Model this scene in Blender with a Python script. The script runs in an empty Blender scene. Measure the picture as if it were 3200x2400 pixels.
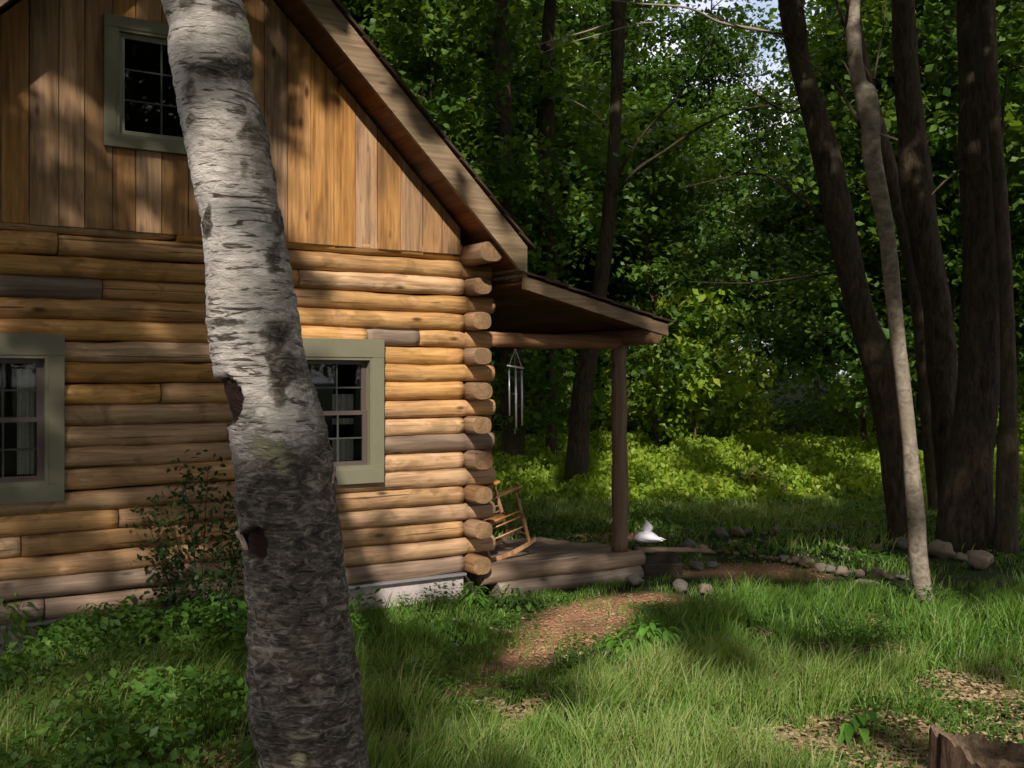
import bpy, math, random
import numpy as np
from mathutils import Vector, Matrix, noise as mnoise

R = math.radians
rng = np.random.default_rng(7)
random.seed(7)
sc = bpy.context.scene
COL = sc.collection

# ---------------------------------------------------------------- camera
EYE = 1.95
cam_d = bpy.data.cameras.new('camera')
cam = bpy.data.objects.new('camera', cam_d)
COL.objects.link(cam)
cam.location = (0, 0, EYE)
cam.rotation_euler = (R(90), 0, 0)
cam_d.sensor_width = 36
cam_d.lens = 37.125
cam_d.shift_y = -25 / 3200
cam_d.clip_end = 600
sc.camera = cam

# ---------------------------------------------------------------- light
SUN = Vector((0.016, 0.80, -0.592)).normalized()        # direction the light travels
world = bpy.data.worlds.new('World')
sc.world = world
world.use_nodes = True
wn = world.node_tree.nodes
sky = wn.new('ShaderNodeTexSky')
sky.sky_type = 'NISHITA'
sky.sun_disc = False
sky.sun_elevation = math.asin(-SUN.z)
sky.sun_rotation = math.atan2(-SUN.x, -SUN.y)
sky.dust_density = 2.5
sky.air_density = 0.8
wn['Background'].inputs[1].default_value = 0.105
wt = world.node_tree
ctc = wn.new('ShaderNodeTexCoord'); cns = wn.new('ShaderNodeTexNoise'); cns.inputs['Scale'].default_value = 3.0; cns.inputs['Detail'].default_value = 5
crm = wn.new('ShaderNodeValToRGB'); crm.color_ramp.elements[0].position = .36; crm.color_ramp.elements[1].position = .56
cmx = wn.new('ShaderNodeMix'); cmx.data_type = 'RGBA'; cmx.inputs[7].default_value = (9.5, 9.0, 9.8, 1)     # broken bright cloud all round
wt.links.new(ctc.outputs['Generated'], cns.inputs['Vector']); wt.links.new(cns.outputs['Fac'], crm.inputs[0])
wt.links.new(crm.outputs[0], cmx.inputs[0]); wt.links.new(sky.outputs[0], cmx.inputs[6])
wt.links.new(cmx.outputs[2], wn['Background'].inputs[0])
sun_d = bpy.data.lights.new('sun', 'SUN')
sun_d.energy = 3.6
sun_d.angle = R(1.0)
sun_d.color = (1.0, 0.93, 0.82)
sun = bpy.data.objects.new('sun', sun_d)
COL.objects.link(sun)
sun.rotation_euler = SUN.to_track_quat('-Z', 'Y').to_euler()
sc.view_settings.view_transform = 'Standard'
sc.view_settings.look = 'None'
sc.view_settings.exposure = 0.72
sc.view_settings.gamma = 1
sc.view_settings.use_curve_mapping = False
cy = sc.cycles
cy.max_bounces = 6
cy.diffuse_bounces = 3
cy.glossy_bounces = 2
cy.transmission_bounces = 4
cy.transparent_max_bounces = 6
cy.use_denoising = True
cy.sample_clamp_indirect = 4

# ---------------------------------------------------------------- helpers
F = 3300.0
def W(px, py, d):
    "a point d metres deep, measured off the photograph"
    return ((px - 1600) / F * d, d, EYE + (1175 - py) / F * d)
def G(px, py, z=0.0):
    "a point on the ground (height z)"
    d = (EYE - z) * F / (py - 1175)
    return ((px - 1600) / F * d, d, z)

def mesh_np(name, verts, faces, mat=None, smooth=False, tint=None):
    """faces: list of int arrays, each (n,k)"""
    me = bpy.data.meshes.new(name)
    v = np.asarray(verts, dtype=np.float32).reshape(-1, 3)
    me.vertices.add(len(v))
    me.vertices.foreach_set('co', v.ravel())
    if not isinstance(faces, list):
        faces = [faces]
    faces = [np.asarray(f, dtype=np.int32) for f in faces if len(f)]
    nl = sum(f.size for f in faces)
    nf = sum(len(f) for f in faces)
    me.loops.add(nl)
    me.loops.foreach_set('vertex_index', np.concatenate([f.ravel() for f in faces]))
    me.polygons.add(nf)
    tot = np.concatenate([np.full(len(f), f.shape[1], dtype=np.int32) for f in faces])
    st = np.concatenate([[0], np.cumsum(tot)[:-1]]).astype(np.int32)
    me.polygons.foreach_set('loop_start', st)
    me.polygons.foreach_set('loop_total', tot)
    if smooth:
        me.polygons.foreach_set('use_smooth', np.ones(nf, dtype=bool))
    if mat:
        me.materials.append(mat)
    if tint is not None:
        a = me.attributes.new('tint', 'FLOAT', 'FACE')
        a.data.foreach_set('value', np.asarray(tint, dtype=np.float32))
    me.update(calc_edges=True)
    me.validate()
    return me

def link(name, me, parent=None, loc=None, rz=None):
    o = bpy.data.objects.new(name, me)
    COL.objects.link(o)
    if parent:
        o.parent = parent
    if loc is not None:
        o.location = loc
    if rz is not None:
        o.rotation_euler = (0, 0, rz)
    return o

def empty(name, loc, rz=0.0, label=None, cat=None, group=None):
    o = bpy.data.objects.new(name, None)
    o.empty_display_size = 0.2
    COL.objects.link(o)
    o.location = loc
    o.rotation_euler = (0, 0, rz)
    tag(o, label, cat, group)
    return o

def tag(o, label=None, cat=None, group=None, kind=None):
    if label: o['label'] = label
    if cat: o['category'] = cat
    if group: o['group'] = group
    if kind: o['kind'] = kind
    return o

class MB:
    "collects simple solids in one mesh"
    def __init__(s):
        s.v = []; s.q = []; s.t = []; s.n = 0; s.ng = []
    def add(s, v, q=(), t=(), ng=()):
        b = s.n
        s.v.extend([tuple(p) for p in v]); s.n += len(v)
        s.q += [[i + b for i in f] for f in q]
        s.t += [[i + b for i in f] for f in t]
        s.ng += [[i + b for i in f] for f in ng]
    def box(s, a, b, M=None):
        x0, y0, z0 = a; x1, y1, z1 = b
        v = [Vector(p) for p in ((x0,y0,z0),(x1,y0,z0),(x1,y1,z0),(x0,y1,z0),(x0,y0,z1),(x1,y0,z1),(x1,y1,z1),(x0,y1,z1))]
        if M: v = [M @ p for p in v]
        s.add(v, q=[(0,3,2,1),(4,5,6,7),(0,1,5,4),(1,2,6,5),(2,3,7,6),(3,0,4,7)])
        return s
    def tube(s, pts, rad, n=10, cap=True, jit=0.0, seed=0):
        v, q, caps = tube_np(pts, rad, n, jit, seed)
        s.add(v, q=q, ng=caps if cap else ())
        return s
    def mesh(s, name, mat, smooth=False, bevel=0):
        me = bpy.data.meshes.new(name)
        me.from_pydata(s.v, [], s.q + s.t + s.ng)
        if smooth:
            for p in me.polygons:
                p.use_smooth = len(p.vertices) <= 4
        me.materials.append(mat)
        me.update()
        return me
    def build(s, name, mat, parent=None, smooth=False, bevel=0, loc=None):
        o = link(name, s.mesh(name, mat, smooth), parent, loc)
        if bevel:
            m = o.modifiers.new('bevel', 'BEVEL'); m.width = bevel; m.segments = 2; m.limit_method = 'ANGLE'
        return o

def tube_np(pts, rad, n=10, jit=0.0, seed=0):
    P = [Vector(p) for p in pts]
    if not hasattr(rad, '__len__'): rad = [rad] * len(P)
    v = []; q = []
    up = Vector((0, 0, 1))
    t0 = (P[1] - P[0]).normalized()
    a = t0.cross(Vector((1, 0, 0)) if abs(t0.x) < .8 else Vector((0, 1, 0))).normalized()
    for i, p in enumerate(P):
        t = (P[min(i + 1, len(P) - 1)] - P[max(i - 1, 0)]).normalized()
        a = (a - t * a.dot(t)).normalized()
        b = t.cross(a)
        for k in range(n):
            th = 2 * math.pi * k / n
            d = a * math.cos(th) + b * math.sin(th)
            r = rad[i]
            if jit:
                c = p + d * r
                r *= 1 + jit * mnoise.noise(Vector((c.x * 3 + seed, c.y * 3, c.z * 1.3)) * (0.25 / max(rad[0], .02)))
            v.append(p + d * r)
    for i in range(len(P) - 1):
        for k in range(n):
            k2 = (k + 1) % n
            q.append((i * n + k, i * n + k2, (i + 1) * n + k2, (i + 1) * n + k))
    caps = [tuple(range(n - 1, -1, -1)), tuple((len(P) - 1) * n + k for k in range(n))]
    return v, q, caps

def resample(pts, m):
    "Catmull-Rom through control points (any dimension)"
    P = np.array(pts, float)
    n = len(P)
    out = []
    for j in range(m):
        s = j / (m - 1) * (n - 1)
        i = min(int(s), n - 2); t = s - i
        p0 = P[max(i - 1, 0)]; p1 = P[i]; p2 = P[i + 1]; p3 = P[min(i + 2, n - 1)]
        out.append(0.5 * ((2 * p1) + (p2 - p0) * t + (2 * p0 - 5 * p1 + 4 * p2 - p3) * t * t + (3 * p1 - p0 - 3 * p2 + p3) * t ** 3))
    return np.array(out)

_T = np.random.default_rng(3).random((256, 256))
def vnoise(x, y, s=0):
    x = np.asarray(x, float) + s * 17.3; y = np.asarray(y, float) + s * 31.7
    xi = np.floor(x).astype(int); yi = np.floor(y).astype(int)
    fx = x - xi; fy = y - yi
    fx = fx * fx * (3 - 2 * fx); fy = fy * fy * (3 - 2 * fy)
    g = lambda a, b: _T[a % 256, b % 256]
    return (g(xi, yi) * (1 - fx) + g(xi + 1, yi) * fx) * (1 - fy) + (g(xi, yi + 1) * (1 - fx) + g(xi + 1, yi + 1) * fx) * fy
def fbm(x, y, s=0, o=3):
    r = 0; a = .5; t = 0
    for k in range(o):
        r = r + a * vnoise(np.asarray(x) * 2 ** k, np.asarray(y) * 2 ** k, s + k); t += a; a *= .5
    return r / t
def sm(e0, e1, x):
    t = np.clip((np.asarray(x, float) - e0) / (e1 - e0), 0, 1)
    return t * t * (3 - 2 * t)

# ---------------------------------------------------------------- materials
def new_mat(name):
    m = bpy.data.materials.new(name); m.use_nodes = True
    nt = m.node_tree
    return m, nt, nt.nodes, nt.links, nt.nodes['Principled BSDF']

def N(nodes, typ, **kw):
    n = nodes.new(typ)
    for k, v in kw.items():
        if k in n.inputs.keys() if isinstance(k, str) else False:
            n.inputs[k].default_value = v
        else:
            setattr(n, k, v)
    return n

def ramp(nodes, stops):
    r = nodes.new('ShaderNodeValToRGB')
    e = r.color_ramp.elements
    while len(e) < len(stops): e.new(0.5)
    for i, (p, c) in enumerate(stops):
        e[i].position = p
        e[i].color = (c, c, c, 1) if not hasattr(c, '__len__') else (*c, 1)
    return r

def mixc(nt, fac, a, b, mode='MIX'):
    m = nt.nodes.new('ShaderNodeMix'); m.data_type = 'RGBA'; m.blend_type = mode
    for sock, val in ((m.inputs[0], fac), (m.inputs[6], a), (m.inputs[7], b)):
        if isinstance(val, bpy.types.NodeSocket): nt.links.new(val, sock)
        elif hasattr(val, '__len__'): sock.default_value = (*val, 1)
        else: sock.default_value = val
    return m.outputs[2]

def coords(nt, scale, rand=True, which='Object'):
    tc = nt.nodes.new('ShaderNodeTexCoord')
    mp = nt.nodes.new('ShaderNodeMapping')
    mp.inputs['Scale'].default_value = scale
    if rand:
        oi = nt.nodes.new('ShaderNodeObjectInfo')
        ma = nt.nodes.new('ShaderNodeMath'); ma.operation = 'MULTIPLY'; ma.inputs[1].default_value = 57.0
        nt.links.new(oi.outputs['Random'], ma.inputs[0])
        cb = nt.nodes.new('ShaderNodeCombineXYZ')
        for i in range(3): nt.links.new(ma.outputs[0], cb.inputs[i])
        nt.links.new(cb.outputs[0], mp.inputs['Location'])
    nt.links.new(tc.outputs[which], mp.inputs['Vector'])
    return mp.outputs[0]

def noise(nt, vec, scale, detail=4, rough=.6, dist=0):
    n = nt.nodes.new('ShaderNodeTexNoise')
    n.inputs['Scale'].default_value = scale; n.inputs['Detail'].default_value = detail
    n.inputs['Roughness'].default_value = rough; n.inputs['Distortion'].default_value = dist
    nt.links.new(vec, n.inputs['Vector'])
    return n.outputs['Fac']

def bump(nt, h, strength=.4, dist=.01, normal=None):
    b = nt.nodes.new('ShaderNodeBump')
    b.inputs['Strength'].default_value = strength; b.inputs['Distance'].default_value = dist
    nt.links.new(h, b.inputs['Height'])
    if normal: nt.links.new(normal, b.inputs['Normal'])
    return b.outputs[0]

def wood(name, light, mid, dark, axis=0, stain=.5, rough=.6, var=.35, stain_col=(.16, .105, .07), fine=30, bmp=.35, blot=0):
    m, nt, nd, lk, bs = new_mat(name)
    s = [10.0, 10.0, 10.0]; s[axis] = .9
    v = coords(nt, s)
    g = noise(nt, v, 1.3, 6, .65, .6)
    s2 = [6.0] * 3; s2[axis] = 1.6
    v2 = coords(nt, s2)
    big = noise(nt, v2, .55, 4, .6, .4)
    s3 = [1.0 * fine] * 3; s3[axis] = 1.2
    v3 = coords(nt, s3)
    fg = noise(nt, v3, 1.6, 3, .6)
    c = ramp(nd, [(.28, dark), (.48, mid), (.72, light)])
    lk.new(g, c.inputs[0])
    st = ramp(nd, [(.50, 0.0), (.68, 1.0)]); lk.new(big, st.inputs[0])
    mul = nd.new('ShaderNodeMath'); mul.operation = 'MULTIPLY'; mul.inputs[1].default_value = stain
    lk.new(st.outputs[0], mul.inputs[0])
    col = mixc(nt, mul.outputs[0], c.outputs[0], stain_col)
    if blot:
        sb = [9.0] * 3; sb[axis] = 4.5
        bl = noise(nt, coords(nt, sb), .8, 3, .6, .8)
        br = ramp(nd, [(.53, 0.0), (.64, blot)]); lk.new(bl, br.inputs[0])
        col = mixc(nt, br.outputs[0], col, tuple(x * .62 for x in mid))
        bl2 = noise(nt, coords(nt, [x * .8 for x in sb]), 1.1, 3, .6, .8)
        br2 = ramp(nd, [(.57, 0.0), (.70, blot * .8)]); lk.new(bl2, br2.inputs[0])
        col = mixc(nt, br2.outputs[0], col, (light[0] * 1.05, light[1] * .95, light[2] * 1.15))
        sc3 = [30.0] * 3; sc3[axis] = .55
        ck = noise(nt, coords(nt, sc3), 1.0, 2, .5, .3)
        ckr = ramp(nd, [(.30, .85), (.335, 0.0)]); lk.new(ck, ckr.inputs[0])
        col = mixc(nt, ckr.outputs[0], col, tuple(x * .4 for x in dark))
    # knots
    sk = [7.0] * 3; sk[axis] = 2.6
    vk = coords(nt, sk)
    vo = nd.new('ShaderNodeTexVoronoi'); vo.inputs['Scale'].default_value = .8
    lk.new(vk, vo.inputs['Vector'])
    kr = ramp(nd, [(.05, 1.0), (.14, .0)]); lk.new(vo.outputs['Distance'], kr.inputs[0])
    col = mixc(nt, kr.outputs[0], col, tuple(x * .45 for x in dark))
    fr = ramp(nd, [(.3, .66), (.6, 1.05)]); lk.new(fg, fr.inputs[0])
    col = mixc(nt, 1.0, col, fr.outputs[0], 'MULTIPLY')
    oi = nd.new('ShaderNodeObjectInfo')
    hs = nd.new('ShaderNodeHueSaturation')
    mr = nd.new('ShaderNodeMapRange'); mr.inputs[3].default_value = 1 - var; mr.inputs[4].default_value = 1 + var * .5
    lk.new(oi.outputs['Random'], mr.inputs[0]); lk.new(mr.outputs[0], hs.inputs['Value'])
    fm = nd.new('ShaderNodeMath'); fm.operation = 'FRACT'
    fm2 = nd.new('ShaderNodeMath'); fm2.operation = 'MULTIPLY'; fm2.inputs[1].default_value = 7.13
    lk.new(oi.outputs['Random'], fm2.inputs[0]); lk.new(fm2.outputs[0], fm.inputs[0])
    mr2 = nd.new('ShaderNodeMapRange'); mr2.inputs[3].default_value = .8; mr2.inputs[4].default_value = 1.1
    lk.new(fm.outputs[0], mr2.inputs[0]); lk.new(mr2.outputs[0], hs.inputs['Saturation'])
    lk.new(col, hs.inputs['Color'])
    lk.new(hs.outputs[0], bs.inputs['Base Color'])
    bs.inputs['Roughness'].default_value = rough
    bs.inputs['Specular IOR Level'].default_value = .3
    b1 = bump(nt, fg, bmp, .004)
    lk.new(bump(nt, g, bmp, .012, b1), bs.inputs['Normal'])
    return m

def plain(name, col, rough=.6, metal=0, nscale=None, var=.3, bmp=0):
    m, nt, nd, lk, bs = new_mat(name)
    bs.inputs['Roughness'].default_value = rough
    bs.inputs['Metallic'].default_value = metal
    bs.inputs['Base Color'].default_value = (*col, 1)
    if nscale:
        v = coords(nt, (1, 1, 1))
        g = noise(nt, v, nscale, 5, .65)
        c = ramp(nd, [(.3, tuple(x * (1 - var) for x in col)), (.7, tuple(min(1, x * (1 + var)) for x in col))])
        lk.new(g, c.inputs[0]); lk.new(c.outputs[0], bs.inputs['Base Color'])
        if bmp: lk.new(bump(nt, g, .6, bmp), bs.inputs['Normal'])
    return m

def leaf(name, dark, mid, light, trans=.4, rough=.5):
    m, nt, nd, lk, bs = new_mat(name)
    at = nd.new('ShaderNodeAttribute'); at.attribute_name = 'tint'
    oi = nd.new('ShaderNodeObjectInfo')
    a = nd.new('ShaderNodeMath'); a.operation = 'MULTIPLY_ADD'; a.inputs[1].default_value = .5; a.inputs[2].default_value = -.22
    lk.new(oi.outputs['Random'], a.inputs[0])
    ad = nd.new('ShaderNodeMath'); ad.operation = 'ADD'
    lk.new(at.outputs['Fac'], ad.inputs[0]); lk.new(a.outputs[0], ad.inputs[1])
    c = ramp(nd, [(0, dark), (.5, mid), (1, light)])
    lk.new(ad.outputs[0], c.inputs[0])
    lk.new(c.outputs[0], bs.inputs['Base Color'])
    bs.inputs['Roughness'].default_value = rough
    bs.inputs['Specular IOR Level'].default_value = .35
    tr = nd.new('ShaderNodeBsdfTranslucent')
    tc = mixc(nt, 1.0, c.outputs[0], (1.5, 1.35, .4), 'MULTIPLY')
    lk.new(tc, tr.inputs['Color'])
    mx = nd.new('ShaderNodeMixShader'); mx.inputs[0].default_value = trans
    lk.new(bs.outputs[0], mx.inputs[1]); lk.new(tr.outputs[0], mx.inputs[2])
    lk.new(mx.outputs[0], nd['Material Output'].inputs['Surface'])
    return m

def bark(name, light, dark, sc_=(9, 9, 2.2), bmp=.02, moss=None):
    m, nt, nd, lk, bs = new_mat(name)
    v = coords(nt, sc_)
    g = noise(nt, v, 2.2, 6, .7, .8)
    v2 = coords(nt, (1, 1, .6))
    b = noise(nt, v2, 2.0, 4, .6)
    c = ramp(nd, [(.35, dark), (.66, light)]); lk.new(g, c.inputs[0])
    col = c.outputs[0]
    if moss:
        mr = ramp(nd, [(.52, 0.0), (.66, .8)]); lk.new(b, mr.inputs[0])
        col = mixc(nt, mr.outputs[0], col, moss)
    lk.new(col, bs.inputs['Base Color'])
    bs.inputs['Roughness'].default_value = .9
    bs.inputs['Specular IOR Level'].default_value = .15
    lk.new(bump(nt, g, .9, bmp), bs.inputs['Normal'])
    return m

M = {}
M['log'] = wood('log_wood', (.66, .395, .18), (.51, .28, .105), (.26, .12, .042), 0, .62, var=.26, stain_col=(.25, .155, .10), blot=.8, bmp=.6)
M['log_grey'] = wood('log_wood_weathered', (.38, .265, .185), (.26, .175, .12), (.13, .082, .055), 0, .5, var=.2, stain_col=(.12, .08, .06))
M['log_side'] = wood('log_wood_side', (.38, .22, .11), (.26, .14, .065), (.13, .065, .03), 1, .5, var=.2)
M['board'] = wood('board_wood', (.54, .30, .12), (.39, .195, .070), (.18, .08, .03), 2, .6, var=.24, stain_col=(.10, .060, .036), fine=26)
M['beam'] = wood('porch_beam_wood', (.42, .23, .12), (.30, .15, .075), (.16, .075, .035), 0, .3, var=.1)
M['post'] = wood('porch_post_wood', (.27, .16, .085), (.18, .10, .05), (.09, .048, .025), 2, .4, var=.1, fine=40, bmp=.7)
M['purlin'] = wood('purlin_wood', (.30, .15, .08), (.21, .10, .05), (.11, .05, .025), 1, .3, var=.1)
M['fascia'] = wood('fascia_wood', (.36, .265, .165), (.26, .18, .11), (.14, .095, .055), 0, .6, var=.08, stain_col=(.12, .085, .055))
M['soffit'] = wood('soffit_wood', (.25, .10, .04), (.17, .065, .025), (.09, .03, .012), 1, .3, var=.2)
M['deck'] = wood('deck_wood', (.33, .245, .18), (.23, .165, .12), (.12, .085, .06), 0, .4, var=.15)
M['pine'] = wood('chair_wood', (.52, .27, .11), (.40, .19, .07), (.24, .10, .035), 2, .1, var=.1)
M['logend'] = None

def end_grain():
    m, nt, nd, lk, bs = new_mat('log_end_grain')
    tc = nd.new('ShaderNodeTexCoord')
    v = coords(nt, (1, 1, 1))
    g = noise(nt, v, 22, 5, .7, .6)
    b = noise(nt, v, 5, 3, .6)
    c = ramp(nd, [(.3, (.15, .08, .035)), (.7, (.45, .26, .115))]); lk.new(g, c.inputs[0])
    c2 = ramp(nd, [(.40, .0), (.62, .75)]); lk.new(b, c2.inputs[0])
    lk.new(mixc(nt, c2.outputs[0], c.outputs[0], (.17, .105, .055)), bs.inputs['Base Color'])
    wv = nd.new('ShaderNodeTexWave'); wv.wave_type = 'RINGS'; wv.rings_direction = 'Y'
    wv.inputs['Scale'].default_value = 26; wv.inputs['Distortion'].default_value = 2.5; wv.inputs['Detail'].default_value = 2
    lk.new(tc.outputs['Object'], wv.inputs['Vector'])
    base_l = bs.inputs['Base Color'].links[0].from_socket
    wr_ = ramp(nd, [(.0, .55), (.7, 1.1)]); lk.new(wv.outputs['Fac'], wr_.inputs[0])
    lk.new(mixc(nt, 1.0, base_l, wr_.outputs[0], 'MULTIPLY'), bs.inputs['Base Color'])
    bs.inputs['Roughness'].default_value = .85
    lk.new(bump(nt, wv.outputs['Fac'], .5, .006), bs.inputs['Normal'])
    return m
M['logend'] = end_grain()
M['trim'] = plain('sage_trim_paint', (.165, .155, .10), .5, 0, 6, .08)
M['sash'] = plain('brown_sash_paint', (.085, .062, .055), .45)
M['sash_grey'] = plain('sage_sash_paint', (.20, .21, .145), .5)
M['muntin'] = plain('muntin_paint', (.045, .05, .042), .5)
M['core'] = plain('dark_wall_core', (.035, .02, .012), .95)
M['room'] = plain('dark_room', (.02, .016, .013), .95)
M['curtain'] = plain('white_lace', (.62, .60, .58), .9, 0, 60, .2)
M['shingle'] = plain('dark_brown_shingle', (.05, .028, .018), .95, 0, 30, .4, .01)
M['concrete'] = plain('concrete_pale', (.42, .36, .35), .9, 0, 9, .25, .01)
M['flash'] = plain('metal_flashing', (.62, .60, .62), .35, .8)
M['chime'] = plain('chime_aluminium', (.60, .58, .60), .35, .7)
M['chime_dark'] = plain('chime_disc', (.09, .07, .06), .6)
M['white'] = plain('white_painted_stone', (.74, .72, .78), .7, 0, 12, .08)
M['stone'] = plain('field_stone', (.21, .16, .115), .9, 0, 14, .5, .02)
M['stone_grey'] = plain('field_stone_grey', (.15, .135, .115), .9, 0, 14, .5, .02)
M['darkwood'] = wood('old_dark_timber', (.06, .04, .028), (.03, .02, .014), (.014, .009, .007), 0, .2, var=.2)
M['twig'] = plain('pale_dead_twig', (.26, .21, .165), .9)
M['stem'] = plain('green_stem', (.05, .075, .025), .8)

def glass():
    m, nt, nd, lk, bs = new_mat('window_glass')
    nd.remove(bs)
    g = nd.new('ShaderNodeBsdfGlossy'); g.inputs['Roughness'].default_value = .02
    g.inputs['Color'].default_value = (.8, .85, .8, 1)
    t = nd.new('ShaderNodeBsdfTransparent'); t.inputs['Color'].default_value = (.75, .78, .75, 1)
    fr = nd.new('ShaderNodeFresnel'); fr.inputs[0].default_value = 1.5
    mx = nd.new('ShaderNodeMixShader')
    lk.new(fr.outputs[0], mx.inputs[0]); lk.new(t.outputs[0], mx.inputs[1]); lk.new(g.outputs[0], mx.inputs[2])
    lk.new(mx.outputs[0], nd['Material Output'].inputs['Surface'])
    return m
M['glass'] = glass()

M['leaf_far'] = leaf('forest_leaves', (.018, .050, .007), (.052, .12, .016), (.13, .225, .036), .46)
M['leaf_canopy'] = leaf('shade_canopy_leaves', (.04, .075, .015), (.07, .12, .022), (.11, .17, .03), .5)  # leaves of the added shade canopy, translucent for green fill light
M['leaf_lime'] = leaf('lime_undergrowth_leaves', (.10, .19, .02), (.20, .33, .032), (.36, .44, .055), .5)
M['leaf_herb'] = leaf('herb_leaves', (.03, .08, .012), (.08, .18, .026), (.18, .30, .05), .42)
M['leaf_bright'] = leaf('bright_broad_leaves', (.06, .16, .02), (.11, .27, .035), (.19, .38, .06), .45)
M['leaf_shrub'] = leaf('dark_shrub_leaves', (.018, .04, .012), (.03, .07, .018), (.06, .11, .03), .3)
M['grass'] = leaf('grass_blades', (.06, .135, .018), (.145, .275, .042), (.38, .39, .17), .42)
M['litter'] = leaf('dead_leaf_litter', (.18, .11, .055), (.36, .26, .15), (.60, .50, .33), .1, .8)
M['mulch'] = leaf('orange_mulch', (.20, .10, .05), (.42, .22, .11), (.58, .38, .22), .05, .9)
M['fern_brown'] = leaf('brown_dead_brush', (.07, .035, .014), (.13, .07, .025), (.2, .12, .04), .2)
M['bark_dark'] = bark('dark_bark', (.10, .074, .048), (.026, .018, .012), bmp=.04, moss=(.06, .06, .032))
M['bark_mid'] = bark('grey_brown_bark', (.13, .098, .066), (.04, .028, .018), bmp=.035, moss=(.05, .048, .026))
M['bark_light'] = bark('pale_smooth_bark', (.31, .26, .205), (.12, .095, .072), (5, 5, 7), .008, moss=(.20, .17, .12))
M['bark_white'] = bark('far_white_bark', (.42, .38, .33), (.16, .13, .10), (3, 3, 9), .006)

def birch_mat():
    m, nt, nd, lk, bs = new_mat('birch_bark')
    v = coords(nt, (4.5, 4.5, 34), False)
    n1 = noise(nt, v, 1.6, 5, .62, 1.4)          # horizontal lenticels and peels
    v2 = coords(nt, (1, 1, 1), False)
    n2 = noise(nt, v2, 3.2, 5, .65, .5)
    v3 = coords(nt, (14, 14, 30), False)
    n3 = noise(nt, v3, 1.5, 5, .7, 1.0)
    white = ramp(nd, [(.30, (.34, .295, .26)), (.62, (.76, .69, .63))]); lk.new(n2, white.inputs[0])
    ln = ramp(nd, [(.39, 1.0), (.46, 0.0)]); lk.new(n1, ln.inputs[0])
    up = mixc(nt, ln.outputs[0], white.outputs[0], (.11, .085, .07))
    low = ramp(nd, [(.38, (.040, .032, .025)), (.52, (.135, .112, .088)), (.68, (.40, .36, .30))])
    lk.new(n3, low.inputs[0])
    lnl = ramp(nd, [(.58, 0.0), (.66, .7)]); lk.new(n1, lnl.inputs[0])
    lowc = mixc(nt, lnl.outputs[0], low.outputs[0], (.34, .29, .25))
    at = nd.new('ShaderNodeAttribute'); at.attribute_name = 'tint'
    # tint: 0 white bark .. 1 rough dark bark, ragged by noise
    ad = nd.new('ShaderNodeMath'); ad.operation = 'MULTIPLY_ADD'; ad.inputs[1].default_value = 1.3
    sub = nd.new('ShaderNodeMath'); sub.operation = 'SUBTRACT'; sub.inputs[1].default_value = .5
    lk.new(n3, sub.inputs[0]); lk.new(sub.outputs[0], ad.inputs[0]); lk.new(at.outputs['Fac'], ad.inputs[2])
    fr = ramp(nd, [(.34, 0.0), (.66, 1.0)]); lk.new(ad.outputs[0], fr.inputs[0])
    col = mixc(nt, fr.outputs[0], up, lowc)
    at2 = nd.new('ShaderNodeAttribute'); at2.attribute_name = 'lichen'
    lm = nd.new('ShaderNodeMath'); lm.operation = 'MULTIPLY'
    lr = ramp(nd, [(.42, 0.0), (.55, 1.0)]); lk.new(n3, lr.inputs[0])
    lk.new(lr.outputs[0], lm.inputs[0]); lk.new(at2.outputs['Fac'], lm.inputs[1])
    col = mixc(nt, lm.outputs[0], col, (.44, .42, .24))
    at3 = nd.new('ShaderNodeAttribute'); at3.attribute_name = 'scar'
    col = mixc(nt, at3.outputs['Fac'], col, (.028, .010, .007))
    lk.new(col, bs.inputs['Base Color'])
    bs.inputs['Roughness'].default_value = .75
    bs.inputs['Specular IOR Level'].default_value = .25
    b1 = bump(nt, n1, .7, .008)
    lk.new(bump(nt, n3, .9, .02, b1), bs.inputs['Normal'])
    return m
M['birch'] = birch_mat()

def ground_mat():
    m, nt, nd, lk, bs = new_mat('ground_soil')
    v = coords(nt, (1, 1, 1), False)
    n1 = noise(nt, v, 2.5, 6, .7)
    n2 = noise(nt, v, 38, 4, .7)
    a = nd.new('ShaderNodeAttribute'); a.attribute_name = 'dirt'
    b = nd.new('ShaderNodeAttribute'); b.attribute_name = 'dry'
    g = ramp(nd, [(.3, (.018, .030, .010)), (.7, (.045, .055, .020))]); lk.new(n1, g.inputs[0])
    d = ramp(nd, [(.25, (.18, .095, .055)), (.5, (.35, .19, .115)), (.75, (.50, .31, .20))]); lk.new(n2, d.inputs[0])
    l = ramp(nd, [(.25, (.10, .06, .035)), (.75, (.34, .23, .14))]); lk.new(n2, l.inputs[0])
    c = mixc(nt, b.outputs['Fac'], g.outputs[0], l.outputs[0])
    c = mixc(nt, a.outputs['Fac'], c, d.outputs[0])
    lk.new(c, bs.inputs['Base Color'])
    bs.inputs['Roughness'].default_value = .95
    bs.inputs['Specular IOR Level'].default_value = .1
    lk.new(bump(nt, n2, .8, .02), bs.inputs['Normal'])
    return m
M['ground'] = ground_mat()

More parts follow.
